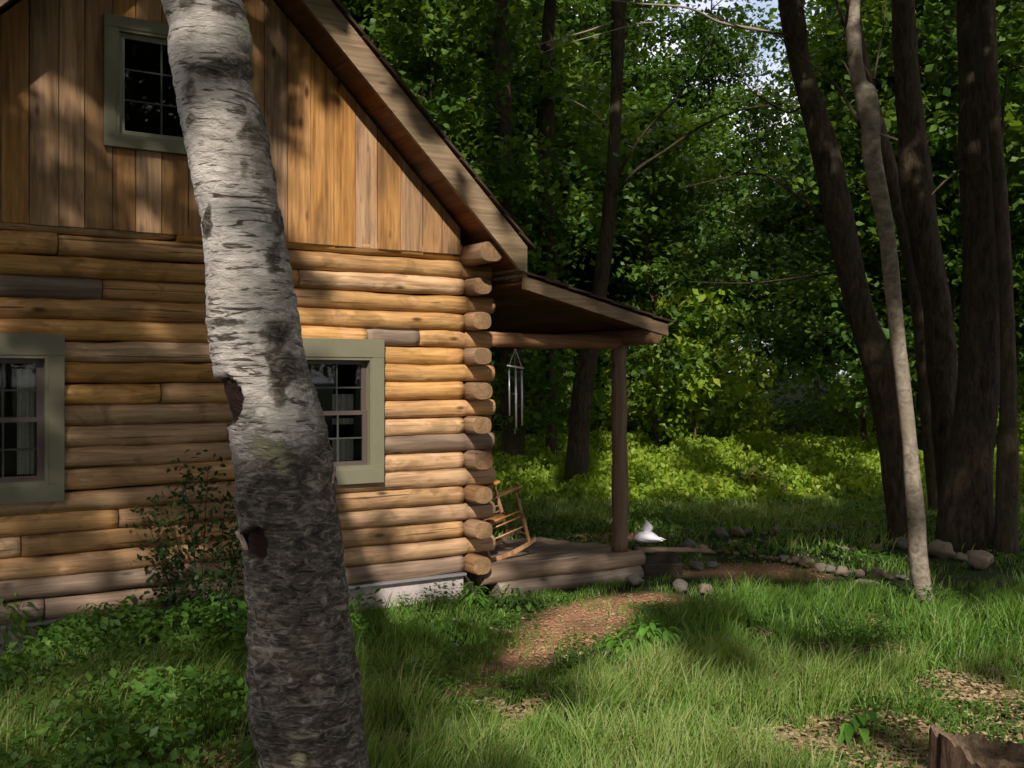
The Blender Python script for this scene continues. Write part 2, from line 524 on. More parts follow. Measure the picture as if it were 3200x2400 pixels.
# ---------------------------------------------------------------- ground masks
PATH = [(G(2030, 1870), .22), (G(1860, 1885), .38), (G(1790, 1960), .36), (G(1690, 2030), .32), (G(1570, 2095), .22), (G(1400, 2175), .10), (G(1250, 2230), .15), (G(700, 2390), .20), (G(640, 2350), .18)]
def path_d(x, y):
    x = np.asarray(x, float); y = np.asarray(y, float)
    best = np.full(np.broadcast(x, y).shape, -9.0)
    for (a, ra), (b, rb) in list(zip(PATH[:-1], PATH[1:]))[:5] + [(PATH[7], PATH[8])]:
        ax, ay = a[0], a[1]; bx, by = b[0], b[1]
        L2 = (bx - ax) ** 2 + (by - ay) ** 2
        t = np.clip(((x - ax) * (bx - ax) + (y - ay) * (by - ay)) / L2, 0, 1)
        d = np.hypot(x - ax - t * (bx - ax), y - ay - t * (by - ay))
        best = np.maximum(best, 1 - d / (ra + (rb - ra) * t))
    return best
def dirt_mask(x, y):
    m = sm(-.15, .5, path_d(x, y) + (fbm(x * 3.5, y * 3.5, 2) - .5) * 2.0)
    # soil of the raised bed
    bed = sm(0, .5, 1 - np.hypot((x - 2.35) / .95, (y - 10.6) / .55) + (fbm(x * 3, y * 3, 4) - .5))
    far = sm(0, .5, 1 - np.hypot((x - 1.1) / .8, (y - 12.6) / .5))
    return np.maximum(np.maximum(m, bed), far)
DRY = [(G(2790, 2290), .48), (G(2500, 2330), .32), (G(3080, 2180), .52), (G(2660, 2400), .42), (G(3150, 2320), .42), (G(2900, 2370), .4), (G(2800, 2040), .28), (G(2720, 1950), .35), (G(1200, 2330), .3), (G(1650, 2230), .3), (G(1500, 2300), .25), (G(1300, 2080), .16), (G(2950, 2400), .5), (G(2350, 1990), .2), (G(2620, 2030), .22)]
def dry_mask(x, y):
    x = np.asarray(x, float); y = np.asarray(y, float)
    m = np.zeros(np.broadcast(x, y).shape)
    for (p, r) in DRY:
        m = np.maximum(m, sm(0, .6, 1 - np.hypot(x - p[0], y - p[1]) / r + (fbm(x * 5, y * 5, 6) - .5) * 1.1))
    return m
# the cabin, in its own axes: +X along the log wall, +Y into the house
CA = math.atan2(.536, .844)
C0 = Vector((-.42, 9.25, 0))
def cab(x, y):
    dx = np.asarray(x, float) - C0.x; dy = np.asarray(y, float) - C0.y
    return dx * .844 + dy * .536, -dx * .536 + dy * .844
def in_house(x, y, pad=0.0):
    t, s = cab(x, y)
    wall = (t < .12) & (s > -.05 - pad)
    deck = (t < 1.98 + pad) & (s > -.12 - pad) & (s < 1.2) & (t >= .1)
    bed = (t > 1.9) & (t < 2.5) & (s > -.12) & (s < .3)
    return wall | deck | bed
def gz(x, y):
    return (fbm(np.asarray(x) * .5, np.asarray(y) * .5, 9) - .5) * .07 + sm(24, 90, y) * 1.5

xs = np.sinh(np.linspace(-4.4, 4.4, 181)) / np.sinh(4.4) * 260
ys = np.sinh(np.linspace(-3.9, 4.6, 221)) / np.sinh(4.6) * 320 + 6
X, Y = np.meshgrid(xs, ys)
Z = gz(X, Y)
V = np.stack([X, Y, Z], -1).reshape(-1, 3)
i = np.arange(V.shape[0]).reshape(X.shape)
Fq = np.stack([i[:-1, :-1], i[:-1, 1:], i[1:, 1:], i[1:, :-1]], -1).reshape(-1, 4)
gme = mesh_np('ground', V, Fq, M['ground'], True)
for nm, fn in (('dirt', dirt_mask), ('dry', dry_mask)):
    a = gme.attributes.new(nm, 'FLOAT', 'POINT')
    a.data.foreach_set('value', fn(V[:, 0], V[:, 1]).astype(np.float32))
g = link('ground', gme)
tag(g, 'grass covered yard soil running from the foreground into the woods', None, None, 'structure')

# ---------------------------------------------------------------- cabin
cabin = empty('log_cabin', C0, CA, 'two storey log cabin with stained board gable and side porch, behind the birch', 'cabin')

def log_mesh(name, x0, x1, zc, r, oc, seed, mat, depth=.095, endcap=True, n=11, taper0=False, amp=1.0):
    """a wavy round-faced log lying along X in the wall plane; front towards -Y"""
    m = max(3, int((x1 - x0) / .055))
    v = []; q = []
    for i_ in range(m + 1):
        x = x0 + (x1 - x0) * i_ / m
        wz = (mnoise.noise(Vector((x * 1.1, seed * 3.1, 0))) * .013 + mnoise.noise(Vector((x * 4.2, seed * 5.1, 4))) * .008) * amp
        wr = 1 + (mnoise.noise(Vector((x * 2.3, seed * 7.7, 9))) * .10 + mnoise.noise(Vector((x * 7, seed, 2))) * .05) * amp
        wy = mnoise.noise(Vector((x * 1.7, seed * 2.7, 19))) * .010 * amp
        e = min(i_, m - i_) * .055
        wr *= 1 - .05 * max(0, 1 - e / .06)
        for k in range(n):
            th = -math.pi * .62 + math.pi * 1.24 * k / (n - 1)      # front half and a little round the back
            cc = math.cos(th); yy = oc - math.copysign(abs(cc) ** .62, cc) * depth * wr + wy + (.045 if x > .0 else 0)
            zz = zc + wz + math.sin(th) * r * wr * (1.04 if th > 0 else 1.0)
            v.append((x, yy, zz))
    for i_ in range(m):
        for k in range(n - 1):
            a = i_ * n + k
            q.append((a, a + n, a + n + 1, a + 1))
    ng = [tuple(range(n)), tuple(m * n + k for k in range(n - 1, -1, -1))]
    mb = MB(); mb.add(v, q=q, ng=ng)
    return mb

PITCH = .1515
ROW0 = .305
joints = {18: [-2.487], 17: [-3.313], 16: [-1.53], 15: [-3.015], 14: [], 13: [-3.9, -.447], 12: [-2.2], 11: [-1.9], 10: [-2.6],
          8: [-2.1], 6: [-1.95], 5: [-1.7], 4: [-2.901], 3: [-3.551, -1.35], 2: [-1.9], 1: [-2.3], 0: [-3.4]}
grey = {(13, 1), (7, 1), (0, 0), (0, 1), (15, 0), (1, 0)}
LEFT = -5.1
WIN = {'W1': (-4.26, -3.277, 1.07, 2.245), 'W2': (-1.79, -.801, 1.068, 2.252)}
seed = 1
for row in range(19):
    zc = ROW0 + PITCH * row
    xend = .335 if row % 2 else -.008
    if row == 13: xend = 1.78
    cuts = [LEFT] + sorted(joints.get(row, [])) + [xend]
    segs = []
    for a, b in zip(cuts[:-1], cuts[1:]):
        segs.append((a, b))
    for j, (a, b) in enumerate(segs):
        # windows interrupt the logs
        pieces = [(a, b)]
        for (w0, w1, z0, z1) in WIN.values():
            if z0 + .03 < zc < z1 - .03:
                w0 += .05; w1 -= .05
                new = []
                for (p, q_) in pieces:
                    if w0 > p and w1 < q_: new += [(p, w0), (w1, q_)]
                    elif p < w0 < q_: new.append((p, w0))
                    elif p < w1 < q_: new.append((w1, q_))
                    elif not (p >= w0 and q_ <= w1): new.append((p, q_))
                pieces = new
        for (p, q_) in pieces:
            if q_ - p < .05: continue
            seed += 1
            mat = M['log']
            if (row, j) in grey: mat = M['log_grey']
            if row == 7 and p > -1: mat = M['log_grey']
            if row == 13 and j == 1: mat = M['log_grey']
            if row == 18 and False: pass
            gap = .004
            if row == 13 and b > 1: continue
            if row == 13 and j == 1:
                # grey piece next to the window, golden one left of it
                o = log_mesh('log', p + gap, -.93, zc, .077, .06, seed, M['log']).build('log', M['log'], cabin, True)
                o2 = log_mesh('log', -.93, q_ - gap, zc, .075, .06, seed + 50, M['log_grey']).build('log', M['log_grey'], cabin, True)
                continue
            rr = .0785 + random.uniform(-.004, .003)
            o = log_mesh('log', p + gap, q_ - gap, zc + random.uniform(-.004, .004), rr, .06 + random.uniform(-.006, .008), seed, mat).build('log', mat, cabin, True)
            if (row, j) == (1, 0): o['label'] = 'dark weathered log low on the wall'
# row 13 runs on past the corner as the porch beam
log_mesh('log', -.443, .30, ROW0 + PITCH * 13, .077, .06, 333, M['log']).build('log', M['log'], cabin, True)
pb = [(x, .065 + .004 * math.sin(x * 7), ROW0 + PITCH * 13 + .003 * math.sin(x * 5)) for x in np.linspace(.30, 1.80, 22)]
MB().tube(pb, [.068 + .006 * mnoise.noise(Vector((x * 3, 2, 2))) for x, _, _ in pb], 18, jit=.12, seed=3).build('porch_beam', M['beam'], cabin, True)

# core of the wall behind the logs (with the window holes)
core = MB()
core.box((LEFT, .10, .2), (-4.25, .2, 3.2)); core.box((-3.29, .10, .2), (-1.78, .2, 3.2)); core.box((-.81, .10, .2), (.12, .2, 3.2))
for a, b in ((-4.25, -3.29), (-1.78, -.81)):
    core.box((a, .10, .2), (b, .2, 1.12)); core.box((a, .10, 2.2), (b, .2, 3.2))
core.build('wall_core', M['core'], cabin)
MB().box((-.02, .2, .2), (.10, 8, 3.3)).build('side_wall', M['core'], cabin)
MB().box((LEFT, 7.9, .2), (0, 8, 3.3)).build('back_wall', M['core'], cabin)
# corner: ends of the side wall logs
for k in range(10):
    row = 2 * k
    zc = ROW0 + PITCH * row - (.03 if row == 18 else 0) + random.uniform(-.006, .006)
    proud = -.155 + random.uniform(-.02, .015) if row < 18 else -.36
    w = random.uniform(.092, .104); h = random.uniform(.074, .080)
    if row == 18: w, h = .115, .088
    xc = .098 + random.uniform(-.008, .008) - (.04 if row == 18 else 0)
    n = 20; v = []; q = []
    prof = [(proud + .0, .0), (proud + .002, .93), (proud + .012, 1.0), (-.02, 1.02), (.4, 1.0), (.8, 1.0)]
    rings = []
    for (y_, s_) in prof[1:]:
        for a_ in range(n):
            th = 2 * math.pi * a_ / n
            ct, st = math.cos(th), math.sin(th)
            e = .78
            x_ = math.copysign(abs(ct) ** e, ct) * w * s_ * (1 + .04 * mnoise.noise(Vector((k * 3, ct * 2, st * 2))))
            z_ = math.copysign(abs(st) ** e, st) * h * s_ * (1 + .05 * mnoise.noise(Vector((k * 5, ct * 2, st * 2))))
            v.append((xc + x_, y_, zc + z_))
    for r_ in range(len(prof) - 2):
        for a_ in range(n):
            b_ = (a_ + 1) % n
            q.append((r_ * n + a_, r_ * n + b_, (r_ + 1) * n + b_, (r_ + 1) * n + a_))
    mb = MB(); mb.add(v, q=q)
    o = mb.build('side_log', M['log_side'], cabin, True)
    mb = MB(); cen = [(xc + math.cos(2 * math.pi * a_ / n) * 0, proud, zc) for a_ in range(1)]
    ox = xc + random.uniform(-.02, .02); oz = zc + random.uniform(-.015, .015)
    vv = [(p[0] - ox, p[1] - .001, p[2] - oz) for p in v[:n]] + [(xc - ox, proud - .004, zc - oz)]
    mb.add(vv, t=[(a_, n, (a_ + 1) % n) for a_ in range(n)])
    mb.build('end_face', M['logend'], o, loc=(ox, 0, oz))
# ends of the front logs past the corner get pale end grain towards the porch
# upper gable boards
def z_under(t):   # underside of the main roof, right and left slope
    return 2.788 + .985 * (.368 - t) if t > -2.477 else 5.59 + .985 * (t + 2.477)
edges = [-5.0, -4.6, -4.2, -3.9, -3.682, -3.504, -3.311, -3.14, -2.95, -2.788, -2.604, -2.404, -2.2, -2.0, -1.82, -1.629, -1.436, -1.238, -1.047, -.854, -.638, -.432, -.24, -.06]
W3 = (-3.02, -2.19, 3.60, 4.545)
for j, (a, b) in enumerate(zip(edges[:-1], edges[1:])):
    yo = -.045 - (.004 if j % 2 else 0) - random.uniform(0, .004)
    parts = [(3.005, None)]
    am, bm = a + .0025, b - .0025
    lo = 3.005 + random.uniform(-.003, .003)
    def poly(z0, top):
        ta, tb = (z_under(am) + .02, z_under(bm) + .02) if top is None else (top, top)
        mb = MB()
        v = [(am, yo, z0), (bm, yo, z0), (bm, yo, tb), (am, yo, ta), (am, yo + .03, z0), (bm, yo + .03, z0), (bm, yo + .03, tb), (am, yo + .03, ta)]
        if am < -2.477 < bm and top is None:
            pass
        mb.add(v, q=[(0, 1, 2, 3), (7, 6, 5, 4), (0, 4, 5, 1), (1, 5, 6, 2), (2, 6, 7, 3), (3, 7, 4, 0)])
        return mb.build('board', M['board'], cabin, bevel=.003)
    if am < W3[0] + .05 and bm < W3[0] + .1 or am > W3[1] - .1:
        poly(lo, None)
    else:
        poly(lo, W3[2] + .03); poly(W3[3] - .03, None)
MB().box((LEFT, -.012, 3.02), (-.05, .1, 3.3)).build('gable_backing', M['core'], cabin)
mb = MB()
mb.add([(-5.0, .1, 3.2), (W3[0] + .03, .1, 3.2), (W3[0] + .03, .1, z_under(W3[0])), (-5.0, .1, z_under(-5.0))], q=[(0, 1, 2, 3)])
mb.add([(W3[1] - .03, .1, 3.2), (0, .1, 3.2), (0, .1, z_under(0)), (W3[1] - .03, .1, z_under(W3[1]))], q=[(0, 1, 2, 3)])
mb.build('gable_backing', M['core'], cabin)

# roof: slabs, fascia boards, shingles
def roof_slab(t0, z0, t1, z1, th, y0, y1, name, mat):
    mb = MB()
    mb.add([(t0, y0, z0), (t1, y0, z1), (t1, y1, z1), (t0, y1, z0), (t0, y0, z0 + th), (t1, y0, z1 + th), (t1, y1, z1 + th), (t0, y1, z0 + th)],
           q=[(0, 3, 2, 1), (4, 5, 6, 7), (0, 1, 5, 4), (1, 2, 6, 5), (2, 3, 7, 6), (3, 0, 4, 7)])
    return mb.build(name, mat, cabin)
PK = -2.477
YF = -.45
# right slope: ceiling boards seen from below, each running into the depth
nb = 16
for k in range(nb):
    a = PK + (0.335 - PK) * k / nb; b = PK + (0.335 - PK) * (k + 1) / nb
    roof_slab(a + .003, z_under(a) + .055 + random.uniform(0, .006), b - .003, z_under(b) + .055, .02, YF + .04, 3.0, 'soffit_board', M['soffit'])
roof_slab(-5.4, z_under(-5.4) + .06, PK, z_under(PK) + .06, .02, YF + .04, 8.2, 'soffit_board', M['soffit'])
roof_slab(PK, z_under(PK) + .085, .36, z_under(.36) + .085, .14, YF + .045, 8.2, 'roof_deck', M['core'])
roof_slab(-5.4, z_under(-5.4) + .085, PK, z_under(PK) + .085, .14, YF + .045, 8.2, 'roof_deck', M['core'])
roof_slab(PK, z_under(PK), .368, z_under(.368), .272, YF, YF + .038, 'fascia_board', M['fascia'])
roof_slab(-5.4, z_under(-5.4), PK, z_under(PK), .272, YF, YF + .038, 'fascia_board', M['fascia'])
# shingle courses: stepped dark sheets
ns = 20
for k in range(ns):
    a = PK + (.42 - PK) * k / ns; b = PK + (.42 - PK) * (k + 1) / ns + .03
    mb = MB()
    z0 = z_under(a) + .272 + .012; z1 = z_under(min(b, .42)) + .272 + .03
    b = min(b, .43)
    y0, y1 = YF - .035, 8.25
    mb.add([(a, y0, z0), (b, y0, z1), (b, y1, z1), (a, y1, z0), (a, y0, z0 + .028), (b, y0, z1 + .024), (b, y1, z1 + .024), (a, y1, z0 + .028)],
           q=[(0, 3, 2, 1), (4, 5, 6, 7), (0, 1, 5, 4), (1, 2, 6, 5), (2, 3, 7, 6), (3, 0, 4, 7)])
    mb.build('shingle_course', M['shingle'], cabin)
roof_slab(-5.45, z_under(-5.45) + .285, PK, z_under(PK) + .285, .04, YF - .035, 8.25, 'shingle_course', M['shingle'])
# eave fascia along the long side
MB().box((.33, YF + .04, 2.80), (.368, 8.2, 3.05)).build('eave_board', M['fascia'], cabin)
# porch roof
zp = lambda t: 2.69 - .231 * (t - .37)
roof_slab(.34, zp(.34), 1.95, zp(1.95), .112, YF + .002, YF + .045, 'porch_fascia', M['fascia'])
for k in range(9):
    a = .345 + (1.93 - .345) * k / 9; b = .345 + (1.93 - .345) * (k + 1) / 9
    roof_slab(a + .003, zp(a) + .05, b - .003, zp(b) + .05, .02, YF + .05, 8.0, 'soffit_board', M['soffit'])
roof_slab(.33, zp(.33) + .075, 1.94, zp(1.94) + .075, .045, YF + .05, 8.1, 'roof_deck', M['core'])
for k in range(7):
    a = .30 + (1.98 - .30) * k / 7; b = min(1.985, .30 + (1.98 - .30) * (k + 1) / 7 + .02)
    roof_slab(a, zp(a) + .122 + .004, b, zp(b) + .122 + .016, .018, YF - .03, 8.1, 'shingle_course', M['shingle'])
# purlin on the posts, rafter poles
pp = [(1.82 + .004 * math.sin(y * 3), y, 2.325) for y in np.linspace(YF + .03, 8, 30)]
o = MB().tube(pp, .076, 18, jit=.06).build('purlin', M['purlin'], cabin, True)
MB().tube([(0, YF + .018, 0), (0, YF + .029, 0)], [.066, .076], 18).build('end_face', M['logend'], o, loc=(1.82, 0, 2.325))
for s_ in (0.065, 2.6, 5.2):
    pts = [(1.775 + .006 * math.sin(z * 2.3), s_, z) for z in np.linspace(.235, 2.255, 26)]
    MB().tube(pts, [.072 + .008 * (1 - z / 2.3) + .003 * math.sin(z * 9) for _, _, z in pts], 20, jit=.12, seed=s_).build('porch_post', M['post'], cabin, True)
# foundation and flashing
MB().box((LEFT, .0, -.3), (-.005, .25, .212)).build('foundation', M['concrete'], cabin, bevel=.004)
MB().box((LEFT, -.045, .212), (.0, .2, .232)).build('flashing', M['flash'], cabin)
MB().box((.0, .05, -.2), (.19, .3, .20)).build('corner_block', M['darkwood'], cabin)
# deck
for k in range(8):
    y0 = .035 + k * .152
    xr = 1.93 - (.04 * k if k > 3 else 0) - random.uniform(0, .02)
    MB().box((.16, y0, .205), (xr, y0 + .146, .25 + random.uniform(-.003, .003))).build('deck_plank', M['deck'], cabin, bevel=.006)
pts = [(x, -.02 + .006 * math.sin(x * 3), .178) for x in np.linspace(.15, 1.97, 20)]
MB().tube(pts, [.076 + .006 * math.sin(x[0] * 5) for x in pts], 14, jit=.1, seed=5).build('deck_edge_log', M['deck'], cabin, True)
pts = [(x, -.03 + .006 * math.sin(x * 4), .035) for x in np.linspace(.30, 1.93, 20)]
MB().tube(pts, [.085 + .008 * math.sin(x[0] * 4) for x in pts], 14, jit=.12, seed=8).build('deck_edge_log', M['deck'], cabin, True)
MB().box((1.80, .05, -.1), (1.90, 1.2, .2)).build('deck_edge_log', M['deck'], cabin, bevel=.01)

# windows
def window(name, x0, x1, z0, z1, yf, tl, tr_, tt, tb, sash, rows, cols, double, label, curtain=None, fr=.035):
    w = MB()
    y0, y1 = yf - .03, yf + .01
    w.box((x0, y0, z1 - tt), (x1, y1, z1))                 # head
    tr = w.build('window_trim', M['trim'], cabin, bevel=.003)
    tr['label'] = label
    MB().box((x0 + .002, y0 + .001, z0), (x1 - .002, y1, z0 + tb)).build('sill', M['trim'], tr, bevel=.003)
    MB().box((x0 + .001, y0 + .002, z0 + tb), (x0 + tl, y1, z1 - tt)).build('side_casing', M['trim'], tr, bevel=.003)
    MB().box((x1 - tr_, y0 + .002, z0 + tb), (x1 - .001, y1, z1 - tt)).build('side_casing', M['trim'], tr, bevel=.003)
    a, b, c, d = x0 + tl, x1 - tr_, z0 + tb, z1 - tt
    # frame lining, a step back
    j = MB()
    j.box((a, yf - .022, c), (a + .022, yf + .12, d)); j.box((b - .022, yf - .022, c), (b, yf + .12, d))
    j.box((a + .022, yf - .022, c), (b - .022, yf + .12, c + .028)); j.box((a + .022, yf - .022, d - .022), (b - .022, yf + .12, d))
    j.build('window_frame', M['trim'], tr)
    a += .022; b -= .022; c += .028; d -= .022
    halves = [(c, (c + d) / 2 + .018, .03), ((c + d) / 2 - .018, d, .052)] if double else [(c, d, .02)]
    for (c0, d0, yo) in halves:
        ys_ = yf + yo
        s = MB()
        s.box((a, ys_, c0), (a + fr + .01, ys_ + .022, d0)); s.box((b - fr - .01, ys_, c0), (b, ys_ + .022, d0))
        s.box((a + fr + .01, ys_, c0), (b - fr - .01, ys_ + .022, c0 + fr)); s.box((a + fr + .01, ys_, d0 - fr), (b - fr - .01, ys_ + .022, d0))
        so = s.build('sash', sash, cabin)
        so.parent = tr
        ga, gb, gc, gd = a + fr + .01, b - fr - .01, c0 + fr, d0 - fr
        mu = MB()
        for k in range(1, cols):
            x = ga + (gb - ga) * k / cols
            mu.box((x - .006, ys_ + .002, gc), (x + .006, ys_ + .014, gd))
        for k in range(1, rows):
            z = gc + (gd - gc) * k / rows
            mu.box((ga, ys_ + .004, z - .006), (gb, ys_ + .012, z + .006))
        mu.build('muntin', M['muntin'], tr)
        g_ = MB(); g_.add([(ga, ys_ + .016, gc), (gb, ys_ + .016, gc), (gb, ys_ + .016, gd), (ga, ys_ + .016, gd)], q=[(0, 1, 2, 3)])
        g_.build('pane', M['glass'], tr)
    r = MB()
    X0, X1, Z0, Z1, Y0, Y1 = x0 + .03, x1 - .03, z0 + .03, z1 - .03, yf + .125, yf + 2.4
    r.add([(X0, Y0, Z0), (X1, Y0, Z0), (X1, Y0, Z1), (X0, Y0, Z1), (X0 - .6, Y1, Z0 - .8), (X1 + .6, Y1, Z0 - .8), (X1 + .6, Y1, Z1 + .2), (X0 - .6, Y1, Z1 + .2)],
          q=[(4, 5, 6, 7), (0, 1, 5, 4), (1, 2, 6, 5), (2, 3, 7, 6), (3, 0, 4, 7)])
    r.build('room_interior', M['room'], tr)
    if curtain:
        for (cx0, cx1, cz0, cz1) in curtain:
            cm = MB(); nn = 14; v = []
            for k in range(nn + 1):
                x = cx0 + (cx1 - cx0) * k / nn
                y = yf + .16 + .012 * math.sin(k * 1.9)
                v += [(x, y, cz0 + .008 * (k % 2)), (x, y, cz1)]
            cm.add(v, q=[(2 * k, 2 * k + 2, 2 * k + 3, 2 * k + 1) for k in range(nn)])
            cm.build('curtain', M['curtain'], tr)
    return tr
window('w', *WIN['W2'], -.045, .10, .105, .15, .12, M['sash'], 2, 3, True, 'sage trimmed double hung window beside the corner logs',
       curtain=[(-1.185, -.99, 1.63, 1.80), (-1.185, -.99, 1.545, 1.60), (-1.185, -.99, 1.24, 1.43)])
window('w', *WIN['W1'], -.045, .10, .105, .15, .12, M['sash'], 2, 3, True, 'sage trimmed window cut off by the left edge of the photo',
       curtain=[(-3.56, -3.44, 1.25, 2.0)])
window('w', *W3, -.075, .085, .085, .085, .07, M['sash_grey'], 3, 2, False, 'small gable window half hidden by the birch trunk')

# ---------------------------------------------------------------- wind chime
def cabw(t, s, z):
    p = Matrix.Rotation(CA, 4, 'Z') @ Vector((t, s, z)) + C0
    return p
cp = cabw(.57, .06, 2.19)
chime = empty('wind_chime', (cp.x, cp.y, 2.20), .1, 'metal tube wind chime hanging from the porch beam beside the log corner', 'wind chime')
zt = -.155
MB().tube([(0, 0, .0), (-.055, 0, zt), ], .0022, 6).tube([(0, 0, 0), (.062, 0, zt - .02)], .0022, 6).tube([(0, 0, 0), (0, .05, zt)], .0022, 6).build('cord', M['chime'], chime)
MB().tube([(-.075, 0, zt), (.08, 0, zt - .025)], .008, 8).tube([(0, -.05, zt - .012), (0, .05, zt - .012)], .007, 8).build('hanger', M['chime'], chime)
for x, y, l, r in ((-.055, 0, .41, .0075), (.002, -.03, .52, .010), (.06, 0, .50, .010), (.01, .04, .45, .009)):
    t_ = MB().tube([(x, y, zt - .045), (x + .004, y, zt - .045 - l)], r, 10).build('tube', M['chime'], chime, True)
    MB().tube([(x, y, zt), (x, y, zt - .045)], .0015, 4).build('string', M['chime'], t_)
MB().tube([(.0, 0, zt - .25), (.0, 0, zt - .262)], .028, 14).build('striker', M['chime_dark'], chime)
MB().tube([(0, 0, zt), (0, 0, zt - .62)], .001, 4).build('cord', M['chime'], chime)

# ---------------------------------------------------------------- rocking chair
chp = cabw(.66, .50, .25)
chair = empty('rocking_chair', chp, CA - .12, 'orange pine rocking chair half hidden behind the corner logs on the porch', 'chair')
chair.scale = (.9, .9, .9)
def rod(name, pts, r, par=chair, n=10):
    mm = max(2, len(pts) * 5)
    P = resample(pts, mm) if len(pts) > 2 else np.array(pts)
    rr = resample([[x] for x in r], mm)[:, 0].tolist() if hasattr(r, '__len__') and len(pts) > 2 else r
    return MB().tube([tuple(p) for p in P], rr, n).build(name, M['pine'], par, True)
def T(x, y, z):      # rock the chair back about its runners
    a = R(17)
    c, s = math.cos(a), math.sin(a)
    return (x * c - (z - .0) * s * 1.0, y, x * s + z * c + .012)
for sy in (-.26, .26):
    xs_ = np.linspace(-.46, .35, 15)
    pts = [T(x, sy, .035 + (x * .92) ** 2 * .42) for x in xs_]
    rk = MB()
    for p0, p1 in zip(pts[:-1], pts[1:]):
        pass
    v = []; q = []
    for (x, y, z) in pts:
        v += [(x, y - .013, z - .022), (x, y + .013, z - .022), (x, y + .013, z + .022), (x, y - .013, z + .022)]
    for k in range(len(pts) - 1):
        for a in range(4):
            b = (a + 1) % 4
            q.append((4 * k + a, 4 * k + b, 4 * k + 4 + b, 4 * k + 4 + a))
    rk.add(v, q=q, ng=[(3, 2, 1, 0), tuple(4 * (len(pts) - 1) + a for a in range(4))])
    rk.build('rocker', M['pine'], chair)
    rod('leg', [T(.27, sy, .05), T(.275, sy, .3), T(.27, sy, .63)], [.015, .021, .016])
    rod('leg', [T(-.2, sy, .05), T(-.235, sy, .45), T(-.33, sy, 1.08)], [.016, .02, .015])
    for z in (.24, .35, .41):
        rod('rung', [T(-.2 - z * .06, sy, z), T(.27, sy, z + .01)], .009)
    ar = MB()
    aw = [(-.30, .022), (-.1, .026), (.12, .034), (.24, .045), (.31, .046), (.345, .03)]
    v = []
    for x, w in aw:
        z = .64 + (.012 if x > .2 else 0) - .03 * max(0, -x)
        for dz in (0, .026):
            v += [T(x, sy - w, z + dz), T(x, sy + w, z + dz)]
    q = []
    for k in range(len(aw) - 1):
        b = 4 * k
        q += [(b, b + 4, b + 5, b + 1), (b + 2, b + 3, b + 7, b + 6), (b, b + 2, b + 6, b + 4), (b + 1, b + 5, b + 7, b + 3)]
    q += [(0, 1, 3, 2), (4 * len(aw) - 4, 4 * len(aw) - 2, 4 * len(aw) - 1, 4 * len(aw) - 3)]
    ar.add(v, q=q)
    ar.build('armrest', M['pine'], chair, bevel=.006)
for z, x in ((.16, .27), (.33, .27), (.2, -.21)):
    rod('rung', [T(x, -.26, z), T(x, .26, z)], .01)
st = MB()
v = [T(-.24, -.25, .40), T(.10, -.25, .40), T(.10, .25, .40), T(-.24, .25, .40), T(-.24, -.25, .43), T(.10, -.25, .425), T(.10, .25, .425), T(-.24, .25, .43)]
st.add(v, q=[(0, 3, 2, 1), (4, 5, 6, 7), (0, 1, 5, 4), (1, 2, 6, 5), (2, 3, 7, 6), (3, 0, 4, 7)])
st.build('seat', M['pine'], chair, bevel=.008)
for z in (.56, .70, .84, .98):
    x = -.235 - (z - .45) * .15
    s = MB()
    v = []
    for k in range(9):
        y = -.25 + .5 * k / 8
        xx = x - .03 * (1 - (y / .25) ** 2)
        v += [T(xx, y, z - .035), T(xx, y, z + .035), T(xx - .01, y, z + .035), T(xx - .01, y, z - .035)]
    q = []
    for k in range(8):
        for a in range(4):
            b = (a + 1) % 4
            q.append((4 * k + a, 4 * k + 4 + a, 4 * k + 4 + b, 4 * k + b))
    s.add(v, q=q); s.build('back_slat', M['pine'], chair)

# ---------------------------------------------------------------- white bird figure
def lathe_blob(name, secs, mat, parent, n=20):
    """secs: (x, y, z, ry, rz) cross-sections along X"""
    v = []; q = []
    for (x, y, z, ry, rz_) in secs:
        for k in range(n):
            th = 2 * math.pi * k / n
            v.append((x, y + math.cos(th) * ry, z + math.sin(th) * rz_))
    for s_ in range(len(secs) - 1):
        for k in range(n):
            k2 = (k + 1) % n
            q.append((s_ * n + k, s_ * n + k2, (s_ + 1) * n + k2, (s_ + 1) * n + k))
    mb = MB(); mb.add(v, q=q, ng=[tuple(range(n)), tuple((len(secs) - 1) * n + k for k in range(n - 1, -1, -1))])
    return mb.build(name, mat, parent, True)
fig = empty('bird_figure', (1.36, 10.62, .275), 0, 'small white figure like a resting bird on the dark timber beside the porch post', 'garden figure')
body = [(-.135, 0, .055, .01, .01), (-.125, 0, .055, .05, .035), (-.09, 0, .055, .08, .052), (-.03, 0, .06, .095, .062), (.04, 0, .056, .09, .056), (.09, 0, .042, .065, .038), (.13, 0, .026, .035, .018), (.16, 0, .018, .006, .005)]
lathe_blob('body', body, M['white'], fig)
# neck and head rising from the body, built bottom to top
def stack(name, secs, mat, parent, n=18):
    v = []; q = []
    for (x, y, z, rx, ry) in secs:
        for k in range(n):
            th = 2 * math.pi * k / n
            v.append((x + math.cos(th) * rx, y + math.sin(th) * ry, z))
    for s_ in range(len(secs) - 1):
        for k in range(n):
            k2 = (k + 1) % n
            q.append((s_ * n + k, s_ * n + k2, (s_ + 1) * n + k2, (s_ + 1) * n + k))
    mb = MB(); mb.add(v, q=q, ng=[tuple(range(n - 1, -1, -1)), tuple((len(secs) - 1) * n + k for k in range(n))])
    return mb.build(name, mat, parent, True)
stack('head', [(.0, 0, .09, .04, .035), (.0, 0, .112, .036, .032), (.004, 0, .135, .05, .04), (.006, 0, .155, .054, .042), (.002, 0, .18, .042, .035), (-.002, 0, .20, .026, .024), (-.005, 0, .216, .013, .013), (-.006, 0, .222, .004, .004)], M['white'], fig)
